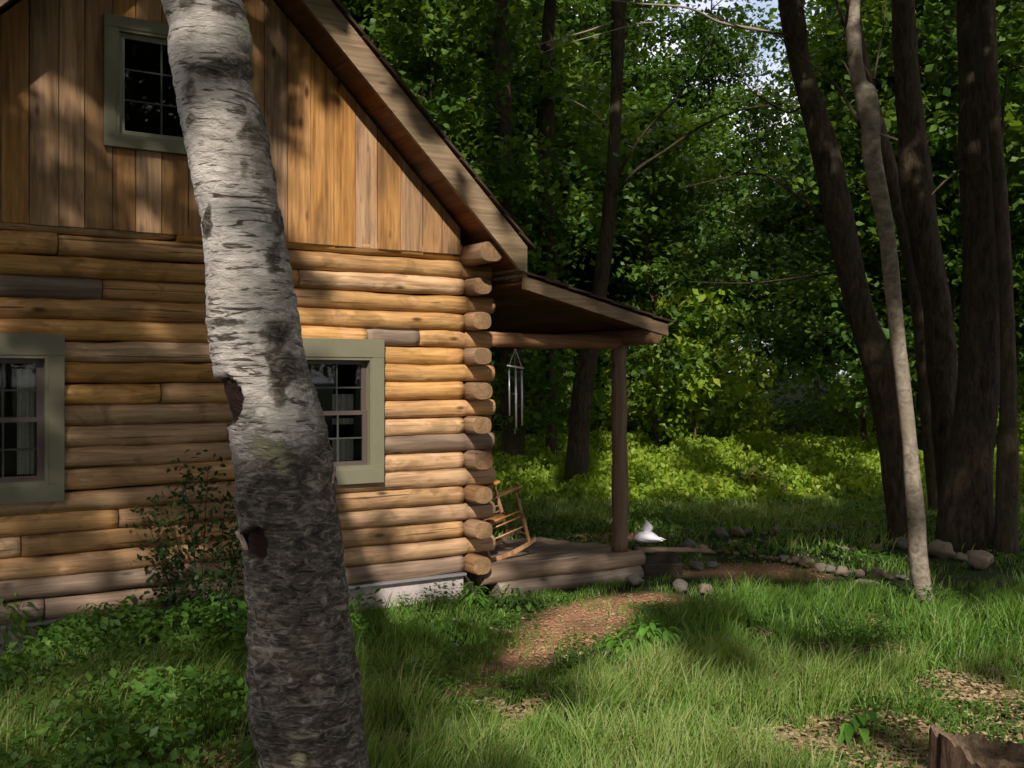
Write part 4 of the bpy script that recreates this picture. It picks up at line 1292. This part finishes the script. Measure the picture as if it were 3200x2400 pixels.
idx = np.arange(mlen * nb_).reshape(mlen, nb_)
Fq = np.stack([idx[:-1], np.roll(idx, -1, 1)[:-1], np.roll(idx, -1, 1)[1:], idx[1:]], -1).reshape(-1, 4)
bme = mesh_np('trunk', np.array(V_), Fq, M['birch'], True)
for nm, arr in (('tint', tint), ('lichen', lich), ('scar', scar)):
    a_ = bme.attributes.new(nm, 'FLOAT', 'POINT'); a_.data.foreach_set('value', np.array(arr, dtype=np.float32))
birch = empty('birch_tree', (base[0], base[1], 0), 0, 'leaning birch in the foreground with white peeling bark above and dark rough bark below', 'tree')
link('trunk', bme, birch)
# curls of loose bark beside the scars
M['peel'] = plain('peeling_bark', (.36, .27, .23), .8, 0, 30, .3)
M['peel_dark'] = plain('dark_peeling_bark', (.06, .035, .03), .85, 0, 30, .3)
for (px, py, w, h, mt, tilt) in [(766, 1700, 12, 44, 'peel', -.45), (1046, 1480, 5, 30, 'peel', .15)]:
    cx, cy_, cz = W(px, py, DB - .06)
    mb = MB(); v = []; q = []
    for a_ in range(7):
        for b_ in range(4):
            u = a_ / 6 - .5; w_ = b_ / 3
            x_ = (w_ - .5) * w * 2 / F * DB + u * math.sin(tilt) * h * 2 / F * DB
            z_ = u * h * 2 / F * DB * math.cos(tilt) + .003 * math.sin(b_ * 3 + a_)
            y_ = -.022 * (w_ ** 2) + .006 * math.sin(a_ * 2.1)
            v.append((cx + x_ - base[0], cy_ + y_ - base[1], cz + z_))
    for a_ in range(6):
        for b_ in range(3):
            q.append((a_ * 4 + b_, a_ * 4 + b_ + 1, a_ * 4 + b_ + 5, a_ * 4 + b_ + 4))
    mb.add(v, q=q); mb.build('loose_bark', M[mt], birch, True)

# ---------------------------------------------------------------- canopy over the yard: unseen leaves added and sculpted to shape the dappled sun
def lit(u, v):
    L = np.zeros(np.shape(u))
    for (cu, cv, ru, rv, s) in [(-.85, 11.6, 1.1, 4.4, 1.0), (.2, 10.2, .8, 1.5, .7), (2.3, 6.3, 3.2, 2.9, 1.0), (.6, 8.4, 1.1, 1.3, 1.0), (-.95, 6.0, .34, 1.6, .8), (3.2, 22.9, 6.5, 8.4, 1.0), (4.5, 28.2, 1.9, 3.4, .95), (-2.4, 6.2, 1.9, 2.8, .8), (.9, 13.2, 1.3, .75, .8),
                                (3.5, 10.6, .55, 2.0, 1.0), (-1.2, 27.5, 3.2, 7, .95), (9.5, 27, 4.8, 9, .95), (-2.9, 11.8, 1.2, 3.6, .48), (2.0, 10.8, 1.4, .8, .55), (-.9, 15.5, 1.2, 1.4, .5), (2.4, 8.3, 2.4, 1.7, .95), (4.4, 7.8, 2.2, 2.2, .8), (.1, 6.9, 1.1, 1.6, .7), (1.37, 10.95, .3, .25, 1.0), (-2.6, 14.4, .5, .35, .6)]:
        e = np.hypot((u - cu) / ru, (v - cv) / rv)
        L = np.maximum(L, s * sm(1.15, .75, e))
    return L
STRIPS = []  # unseen leaves stay along these sun rays, keeping trunks and post shaded
for Q_ in (qA, qC, qD, qE, qF, qG, qH):
    for q_ in Q_:
        if q_[2] < 10: STRIPS.append((q_[0] - SUN.x / SUN.z * q_[2], q_[1] - SUN.y / SUN.z * q_[2], q_[3] + .16))
for z_ in np.linspace(.2, 1.9, 8): STRIPS.append((1.09 + .03 * z_, 10.2 + 1.35 * z_, .22))
def on_strip(u, v):
    out = np.zeros(len(u), bool)
    for i_ in range(0, len(u), 40000):
        a = u[i_:i_ + 40000, None]; b = v[i_:i_ + 40000, None]
        m_ = np.zeros(len(a), bool)
        for (su, sv, sr) in STRIPS: m_ |= ((a[:, 0] - su) ** 2 + ((b[:, 0] - sv) * .5) ** 2) < sr * sr
        out[i_:i_ + 40000] = m_
    return out
def shade_keep(u, v):
    nz = fbm(u * 2.2, v * 1.5, 21, 3)
    big = fbm(u * .9, v * .6, 33, 2)
    L = lit(u, v)
    if np.ndim(u) == 1: L = np.where(on_strip(u, v), 0, L)
    # inside lit areas only stray twigs, elsewhere near complete cover with a few flecks
    p_in = sm(.58, .74, nz) * np.where(v < 9.2, .62, 1.0) * np.where((v > 15.5) & (u > 1.8), .5, 1.0)
    p_out = 1 - .85 * sm(.66, .74, nz)
    return L * p_in + (1 - L) * p_out
owners = [('added_shade_tree', -9.5, -3.5), ('added_shade_tree', 6.0, -5.5), ('added_shade_tree', 9.0, 1.5), ('added_shade_tree', -11, 7.0)]  # added out-of-view trunks that carry the light-shaping canopy
own_e = []
olab = ['added unseen tree left behind the photographer shading the wall', 'added unseen tree behind the photographer shading the lawn', 'added unseen shade tree beyond the right edge of the photo', 'added unseen shade tree beyond the left edge of the photo']
for k, (nm, x, y) in enumerate(owners):
    e = empty(nm, (x, y, 0), 0, olab[k], 'tree')
    mb = MB(); Q = resample([(0, 0, -.2), (.1, .1, 2.5), (0, .2, 5), (.2, .1, 8), (.1, .3, 11), (.3, .3, 13)], 24)
    mb.tube([tuple(q) for q in Q], [.24 * (1 - .06 * j * .6) for j in range(24)], 12, jit=.2, seed=k)
    mb.build('trunk', M['bark_dark'], e, True)
    own_e.append((e, x, y))
own_all = own_e + [(tA, bA[0], bA[1]), (tD, bD[0], bD[1]), (tF, bF[0], bF[1]), (tH, bH[0], bH[1]), (birch, base[0], base[1])]
NC = 8400; per = 30
cu = rng.uniform(-7.5, 13, NC); cv = rng.uniform(-3.5, 36, NC)
kx = -SUN.x / SUN.z; ky = -SUN.y / SUN.z          # ground shift per metre of height
zmin = np.maximum(6.4, (2.6 + .37 * cv) / (1 + .37 * ky))
zc_ = zmin + rng.random(NC) ** 1.2 * 5.5
cen = np.stack([cu - kx * zc_, cv - ky * zc_, zc_], 1)
lc = np.repeat(cen, per, 0) + rng.normal(0, 1, (NC * per, 3)) * np.array([.34, .34, .20])
lu = lc[:, 0] + kx * lc[:, 2]; lv = lc[:, 1] + ky * lc[:, 2]
keep = rng.random(len(lc)) < shade_keep(lu, lv)
lc = lc[keep]
ct = np.repeat(rng.random(NC) * .5, per)[keep] + rng.random(keep.sum()) * .5
oxy = np.array([(x, y) for _, x, y in own_all])
own = np.argmin(((lc[:, None, :2] - oxy[None]) ** 2).sum(-1), 1)
for k, (e, x, y) in enumerate(own_all):
    m_ = own == k
    if m_.sum() < 10: continue
    c = lc[m_] - np.array([x, y, 0])
    L = rng.uniform(.17, .29, len(c))
    link('crown', leaf_mesh('crown', c, L, L * .75, M['leaf_canopy'], .5, ct[m_]), e)  # added shade leaves, hung on whichever tree stands nearest
    if e in (tF, tH): continue
    # limbs reaching into the crown
    mb = MB(); rs = np.random.default_rng(k)
    for j in rs.choice(len(c), min(16, len(c) // 60 + 1), replace=False):
        p_ = c[j]
        z0 = max(3.5, min(8.5, p_[2] * .62))
        if e in (tA, tD, birch): z0 = 7.6
        w_ = p_[:2] * .45
        st_ = np.array([0, 0, z0])
        if e is birch: st_ = np.array([-1.3, -.1, 7.6])
        tp = np.array(resample([st_, (w_[0], w_[1], (z0 + p_[2]) / 2 + .6), p_], 14))
        if lit(x + tp[:, 0] + kx * tp[:, 2], y + tp[:, 1] + ky * tp[:, 2]).max() > .25: continue
        mb.tube([tuple(q) for q in resample([st_, (w_[0], w_[1], (z0 + p_[2]) / 2 + .6), p_], 8)], [.035 * (1 - .1 * i3) for i3 in range(8)], 5)
    mb.build('limb', M['bark_dark'], e, True)

# ---------------------------------------------------------------- grass
def grass(name, x0, x1, y0, y1, dens, h0, h1, w, label, maskf, seed, tintf=None, lean=.6):
    rg = np.random.default_rng(seed)
    A = (x1 - x0) * (y1 - y0); n = int(A * dens)
    x = rg.uniform(x0, x1, n); y = rg.uniform(y0, y1, n)
    k = (np.abs(x) < .50 * y + .35) & (rg.random(n) < maskf(x, y)) & ~in_house(x, y)
    x = x[k]; y = y[k]; n = len(x)
    patch = fbm(x * 1.6, y * 1.6, 40)
    h = (h0 + (h1 - h0) * sm(.34, .68, .55 * patch + .45 * fbm(x * 5.5, y * 5.5, 44))) * rg.uniform(.4, 1.3, n)
    t_, s_ = cab(x, y); h = h * (1 - .6 * ((s_ > -1.3) & (t_ > -1.4) & (t_ < .6)))
    h = h * (1 - .70 * sm(-2.2, .1, path_d(x, y + .25))) * (1 - .55 * np.maximum(dry_mask(x, y), dry_mask(x, y + .2)))
    h = h * (1 - .55 * sm(8.7, 9.6, y) * (y < 11.5))
    h = h * (1 - .75 * sm(.75, .2, np.hypot(x - 3.62, (y - 8.75) * .8)))
    az = rg.normal(.4, 1.5, n); ln = h * lean * rg.uniform(.2, 1.5, n)
    dx = np.cos(az) * ln; dy = np.sin(az) * ln
    ph = rg.uniform(0, np.pi, n); sx = np.cos(ph) * w * .5; sy = np.sin(ph) * w * .5
    z = gz(x, y) - .005
    P = lambda f_, hz, ws: (np.stack([x + dx * f_ - sx * ws, y + dy * f_ - sy * ws, z + hz * h], 1), np.stack([x + dx * f_ + sx * ws, y + dy * f_ + sy * ws, z + hz * h], 1))
    a, b = P(0, 0, .8); c, d = P(.28, .5, 1.0); e, f2 = P(.62, .82, .7); tip = np.stack([x + dx, y + dy, z + h * .97], 1)
    V_ = np.stack([a, b, c, d, e, f2, tip], 1).reshape(-1, 3)
    i0 = np.arange(n)[:, None] * 7
    q = np.concatenate([i0 + np.array([[0, 1, 3, 2]]), i0 + np.array([[2, 3, 5, 4]])], 0)
    t = i0 + np.array([[4, 5, 6]])
    tn = .45 * patch + .35 * rg.random(n) + (rg.random(n) < .06) * .5
    if tintf is not None: tn = tn + tintf(x, y)
    me = mesh_np(name, V_, [q, t], M['grass'], False, np.concatenate([tn, tn, tn]))
    o = link(name, me); tag(o, label, None, None, 'stuff')
    return o
def near_stones(x, y):
    row = [G(a, b + w * .4) for a, b, w, _, _ in front + big]
    d = np.full(np.shape(x), 9.0)
    for p_ in row: d = np.minimum(d, np.hypot(x - p_[0], (y - p_[1] + .28) * .75))
    return sm(.16, .42, d)
def gm_near(x, y):
    bare = np.maximum(dirt_mask(x, y) * .86, dry_mask(x, y) * .9)
    left = sm(-.9, -1.6, x + .0 * y) * .3
    return (1 - bare) * (1 - left) * (.12 + .88 * near_stones(x, y)) * (1 - .75 * sm(9.3, 10.0, y)) * (.45 + .55 * sm(.25, .5, fbm(x * 2.2, y * 2.2, 50)))
grass('grass_near', -3.2, 3.4, 3.4, 7.0, 4800, .05, .30, .0052, 'long bright green grass of the foreground lawn', gm_near, 1, lambda x, y: .12 * sm(1.2, 2.6, x) * 0)
grass('grass_middle', -3.4, 5.4, 7.0, 11.0, 2300, .06, .30, .0070, 'green grass of the lawn before the porch', gm_near, 2)
grass('grass_far', -2.5, 10.5, 11.0, 18.0, 520, .08, .16, .016, 'short dark grass behind the stone borders', lambda x, y: (1 - dirt_mask(x, y) * .8) * (.1 + .9 * near_stones(x, y)) * (.35 + .65 * sm(12.8, 14, y)), 3)
grass('meadow_grass', -6, 16, 17.0, 30.0, 170, .15, .35, .03, 'lime coloured meadow grass of the sunny clearing', lambda x, y: np.ones_like(x) * .9, 4)

def cover(name, x0, x1, y0, y1, dens, zlo, zhi, L, mat, label, maskf, seed, flat=.5, kind='stuff', t0=0.0):
    rg = np.random.default_rng(seed)
    n = int((x1 - x0) * (y1 - y0) * dens)
    x = rg.uniform(x0, x1, n); y = rg.uniform(y0, y1, n)
    m_ = maskf(x, y)
    k = (np.abs(x) < .50 * y + .4) & (rg.random(n) < m_) & ~in_house(x, y, -.03)
    x = x[k]; y = y[k]; m_ = m_[k]; n = len(x)
    top = zlo + (zhi - zlo) * sm(.25, .75, fbm(x * 1.3, y * 1.3, seed)) * (.4 + .6 * m_)
    z = gz(x, y) + top * rg.random(n) ** .6 + .01
    Ls = L * rg.uniform(.55, 1.35, n)
    tn = .5 * fbm(x * 2.5, y * 2.5, seed + 5) + .5 * rg.random(n) + t0
    o = link(name, leaf_mesh(name, np.stack([x, y, z], 1), Ls, Ls * .62, mat, flat, tn, rg))
    tag(o, label, None, None, kind)
    return o
def cl_(x, y):
    t, s = cab(x, y)
    return t, s
def m_left(x, y):
    t, s = cab(x, y)
    near_wall = sm(-1.9, -.3, s) * sm(-1.0, -1.8, t)
    return np.clip(near_wall * 1.0 + sm(-.9, -1.7, x) * .75, 0, 1)
cover('leafy_weeds', -4, .4, 4.0, 9.3, 1300, .06, .38, .06, M['leaf_herb'], 'dense dark leafy weeds along the foot of the log wall', lambda x, y: m_left(x, y) * sm(.32, .5, fbm(x * 1.7, y * 1.7, 61)) * (1 - dirt_mask(x, y) * .9), 61)
cover('clover', -1.4, 3.8, 3.6, 9.4, 1300, .04, .17, .036, M['leaf_herb'], 'low clover and small herbs in the lawn', lambda x, y: (1 - dirt_mask(x, y)) * sm(.4, .6, fbm(x * 2, y * 2, 63)), 63, .75)
cover('border_weeds', .2, 7.5, 10.6, 16.0, 420, .03, .22, .06, M['leaf_herb'], 'dark weeds between the stone borders', lambda x, y: sm(.35, .6, fbm(x * 1.2, y * 1.2, 65)) * .8 * (.15 + .85 * near_stones(x, y)) * (1 - dirt_mask(x, y) * .7), 65)
def m_meadow(x, y):
    return sm(15.2, 16.8, y + (fbm(x * .5, y * .5, 70) - .5) * 2.5) * (1 - .85 * sm(.3, .9, 1 - np.hypot((x - 4.0) / 1.1, (y - 17.4) / 1.4)))
cover('meadow_ferns', -5, 13, 15.0, 30.0, 800, .12, .66, .10, M['leaf_lime'], 'bright lime green ferns filling the sunny clearing', m_meadow, 71, .15)
cover('brown_brush', 2.8, 5.4, 15.6, 19.0, 300, .08, .45, .10, M['fern_brown'], 'brown dead brush in the middle of the clearing', lambda x, y: sm(.2, .8, 1 - np.hypot((x - 4.0) / 1.1, (y - 17.3) / 1.3)), 73)
cover('forest_undergrowth', -10, 22, 27.0, 46.0, 60, .2, 1.1, .2, M['leaf_far'], 'dark undergrowth below the forest trees', lambda x, y: sm(.35, .55, fbm(x * .35, y * .35, 75)), 75)
cover('leaf_litter', -1.6, 3.4, 3.8, 8.8, 2600, .0, .025, .042, M['litter'], 'pale dead leaves and wood chips on the bare patches of lawn', lambda x, y: np.clip(dry_mask(x, y) * .85 + .03, 0, 1), 77, .8)
cover('mulch_chips', -2.4, 3.6, 4.2, 13.5, 3000, .0, .012, .022, M['mulch'], 'orange pine needle mulch on the worn path', lambda x, y: dirt_mask(x, y) * .4, 79, .85)

# ---------------------------------------------------------------- single plants
def broad_plant(x, y, r, h, nlv, L, mat, label, seed, cat='plant', name='leafy_plant', droop=.2, group=None):
    rd_ = random.Random(seed)
    e = empty(name, (x, y, float(gz(x, y))), rd_.uniform(0, 6), label, cat, group)
    st = MB(); V_ = []; T_ = []; tn = []
    for k in range(nlv):
        a = rd_.uniform(0, 6.28); rr = r * math.sqrt(rd_.random()); hh = h * (1 - .55 * (rr / r) ** 2) * rd_.uniform(.55, 1.05)
        bx_, by_ = math.cos(a) * rr, math.sin(a) * rr
        if k % 4 == 0: st.tube([(bx_ * .35, by_ * .35, 0), (bx_ * .8, by_ * .8, hh * .6), (bx_, by_, hh)], [.004, .003, .002], 4)
        L_ = L * rd_.uniform(.7, 1.2); w = L_ * .2
        da = a + rd_.uniform(-.8, .8); ex = Vector((math.cos(da), math.sin(da), 0)); sd = Vector((-math.sin(da), math.cos(da), 0))
        p0 = Vector((bx_, by_, hh)); el = rd_.uniform(-.3, .6)
        b = len(V_)
        prof = [(0, .15), (.28, .9), (.55, 1), (.8, .6), (1, 0)]
        for (f_, wf) in prof:
            c = p0 + ex * L_ * f_ + Vector((0, 0, L_ * (math.sin(el) * f_ - (droop + .5) * f_ * f_)))
            V_ += [tuple(c - sd * w * wf + Vector((0, 0, .12 * w * wf * 2))), tuple(c), tuple(c + sd * w * wf + Vector((0, 0, .12 * w * wf * 2)))]
        for j in range(4):
            o_ = b + j * 3
            T_ += [(o_, o_ + 3, o_ + 4, o_ + 1), (o_ + 1, o_ + 4, o_ + 5, o_ + 2)]
            tn += [0, 0]
        t_ = rd_.random()
        tn[-8:] = [t_] * 8
    link('foliage', mesh_np('foliage', np.array(V_), np.array(T_), mat, True, np.array(tn)), e)
    st.build('stem', M['stem'], e)
    return e
p = G(2040, 2075); broad_plant(p[0], p[1] + .1, .30, .26, 230, .085, M['leaf_bright'], 'bushy bright green plant right of the dirt path', 1)
p = G(1860, 2135); broad_plant(p[0], p[1], .20, .13, 60, .13, M['leaf_bright'], 'low bright plant with long leaves below the bushy one', 2)
p = G(1480, 1900); broad_plant(p[0], p[1], .09, .22, 60, .075, M['leaf_bright'], 'upright bright weed right under the cabin corner', 3)
p = G(1600, 1900); broad_plant(p[0], p[1], .22, .20, 110, .07, M['leaf_herb'], 'dark spreading weed in front of the deck log', 4)
p = G(1330, 2000); broad_plant(p[0], p[1], .30, .20, 200, .075, M['leaf_bright'], 'weeds with green leaves before the concrete foundation', 5)
for k, (px, py, r_, h_, lb) in enumerate([(2300, 2100, .09, .12, 'small dark weed in the lawn right of the bushy plant'), (2560, 2180, .08, .12, 'low weed in the middle of the lawn'), (2880, 2090, .10, .12, 'low weed above the right dry leaf patch'),
        (1520, 2330, .08, .10, 'small weed near the bottom centre'), (1900, 2320, .09, .12, 'low weed at the bottom of the lawn'), (2100, 2210, .07, .10, 'tiny weed cluster below the long leaved plant'), (2380, 2370, .07, .1, 'small weed beside the bottom leaf patch'), (1180, 2220, .12, .14, 'weed right of the birch foot')]):
    p = G(px, py); broad_plant(p[0], p[1], r_, h_, 34, .06, M['leaf_herb' if k % 2 else 'leaf_bright'], lb, 60 + k, name='lawn_weed')
p = G(2680, 2300); broad_plant(p[0], p[1], .10, .17, 12, .12, M['leaf_bright'], 'few broad leaves sprouting beside the dry leaf patch', 6)
for k, (px, py, r, h, mt, lb) in enumerate([(60, 2010, .3, .5, 'leaf_herb', 'dark leafy weed clump at the left photo edge'), (180, 1985, .25, .38, 'leaf_herb', 'dark weed clump near the left lower wall'),
        (300, 2050, .35, .34, 'leaf_bright', 'lighter green weed clump under the lower left window'), (260, 1930, .25, .42, 'leaf_bright', 'tall lighter weed against the lowest logs'),
        (520, 2060, .35, .34, 'leaf_herb', 'spreading weed clump left of the birch foot'), (700, 2010, .28, .40, 'leaf_bright', 'bright weed clump just left of the birch trunk'), (620, 1930, .22, .4, 'leaf_herb', 'dark weeds behind the birch at the wall foot'),
        (900, 1950, .3, .3, 'leaf_herb', 'weeds hugging the wall right of the birch'), (400, 2180, .4, .22, 'leaf_herb', 'low broad weed patch on the left lawn'), (150, 2230, .4, .22, 'leaf_herb', 'low weed patch near the bottom left')]):
    p = G(px + 0, py)
    if in_house(p[0], p[1]): p = (p[0], p[1] - .3, 0)
    broad_plant(p[0], p[1], r, h, int(260 * r / .3), .085, M[mt], lb, 20 + k, name='weed_clump')

# shrub against the wall
def shrub():
    rd_ = random.Random(3); rg = np.random.default_rng(3)
    bx_, by_ = -2.22, 7.62
    e = empty('wall_shrub', (bx_, by_, 0), 0, 'thin open shrub with dark green leaves against the left log wall', 'shrub')
    st = MB(); cs = []
    for (dx, h) in ((-.42, .95), (-.25, 1.05), (-.12, 1.22), (.02, 1.30), (.18, 1.12), (.34, 1.18), (.42, 1.05), (-.34, .7), (.25, .8)):
        pts_ = [(dx * .2, 0, 0), (dx * .6, rd_.uniform(-.06, .06), h * .5), (dx, rd_.uniform(-.1, .06), h)]
        Q = resample(pts_, 9)
        st.tube([tuple(q) for q in Q], [.007 * (1 - .09 * j) for j in range(9)], 5)
        for q in Q[3:]:
            for _ in range(12):
                cs.append(q + rg.normal(0, .065, 3))
    cs = np.array(cs)
    cs = np.repeat(cs, 2, 0) + rg.normal(0, .03, (len(cs) * 2, 3))
    link('foliage', leaf_mesh('foliage', cs, rg.uniform(.04, .075, len(cs)), .032, M['leaf_shrub'], .3, None, rg), e)
    st.build('stem', M['bark_dark'], e)
shrub()
# pale dead stalks
for k, (px, py, h, ln) in enumerate([(405, 1985, .26, .06), (490, 2015, .2, .05)]):
    p = G(px, py)
    o = MB().tube([(0, 0, 0), (ln * .4, 0, h * .6), (ln, 0, h)], [.004, .0035, .002], 5).build('dead_stalk', M['twig'], None, True, loc=(p[0], p[1], .05))
    tag(o, ['taller pale dead stalk in the weeds left of the shrub', 'shorter pale dead stalk in the weeds below the shrub'][k], 'stalk', 'dead stalks in the weeds by the wall')

# ---------------------------------------------------------------- stump
def stump():
    cx, cy_ = 1.98, 4.45
    e = empty('tree_stump', (cx, cy_, 0), 0, 'broken brown tree stump cut off by the bottom right corner', 'stump')
    n = 72; m_ = 16; H = .36
    V_ = []
    for i_ in range(m_ + 1):
        f_ = i_ / m_
        for k in range(n):
            th = 2 * math.pi * k / n
            d_ = Vector((math.cos(th), math.sin(th), 0))
            rr = .205 * (1 + .38 * (1 - f_) ** 2.2) * (1 + .10 * mnoise.noise(d_ * 2.2) + .05 * mnoise.noise(Vector((d_.x * 7, d_.y * 7, f_))))
            top = H * (1 + .10 * mnoise.noise(d_ * 1.6 + Vector((4, 0, 0))) + .10 * mnoise.noise(d_ * 6) + .24 * max(0, -d_.x) ** 2 + .08 * abs(mnoise.noise(d_ * 15)))
            V_.append((d_.x * rr, d_.y * rr, -.05 + f_ * (top + .05)))
    q = [(i_ * n + k, i_ * n + (k + 1) % n, (i_ + 1) * n + (k + 1) % n, (i_ + 1) * n + k) for i_ in range(m_) for k in range(n)]
    mb = MB(); mb.add(V_, q=q); mb.build('bark', M['stump_bark'], e, True)
    rings = [.88, .7, .5, .3, .12]
    V2 = [V_[m_ * n + k] for k in range(n)]
    for r_ in rings:
        for k in range(n):
            p_ = V_[m_ * n + k]
            z = p_[2] * r_ + H * (1 - r_) - .05 * (1 - r_) + .05 * mnoise.noise(Vector((p_[0] * r_ * 14, p_[1] * r_ * 14, 3)))
            V2.append((p_[0] * r_, p_[1] * r_, z))
    q = [(j * n + k, j * n + (k + 1) % n, (j + 1) * n + (k + 1) % n, (j + 1) * n + k) for j in range(len(rings)) for k in range(n)]
    mb = MB(); mb.add(V2, q=q, ng=[tuple(len(rings) * n + k for k in range(n))])
    mb.build('cut_top', M['stump_top'], e, True)
M['stump_bark'] = bark('stump_bark', (.13, .075, .05), (.018, .011, .008), (20, 20, 3.0), .04)
M['stump_top'] = bark('stump_top', (.30, .21, .14), (.09, .058, .038), (14, 14, 14), .02)
stump()
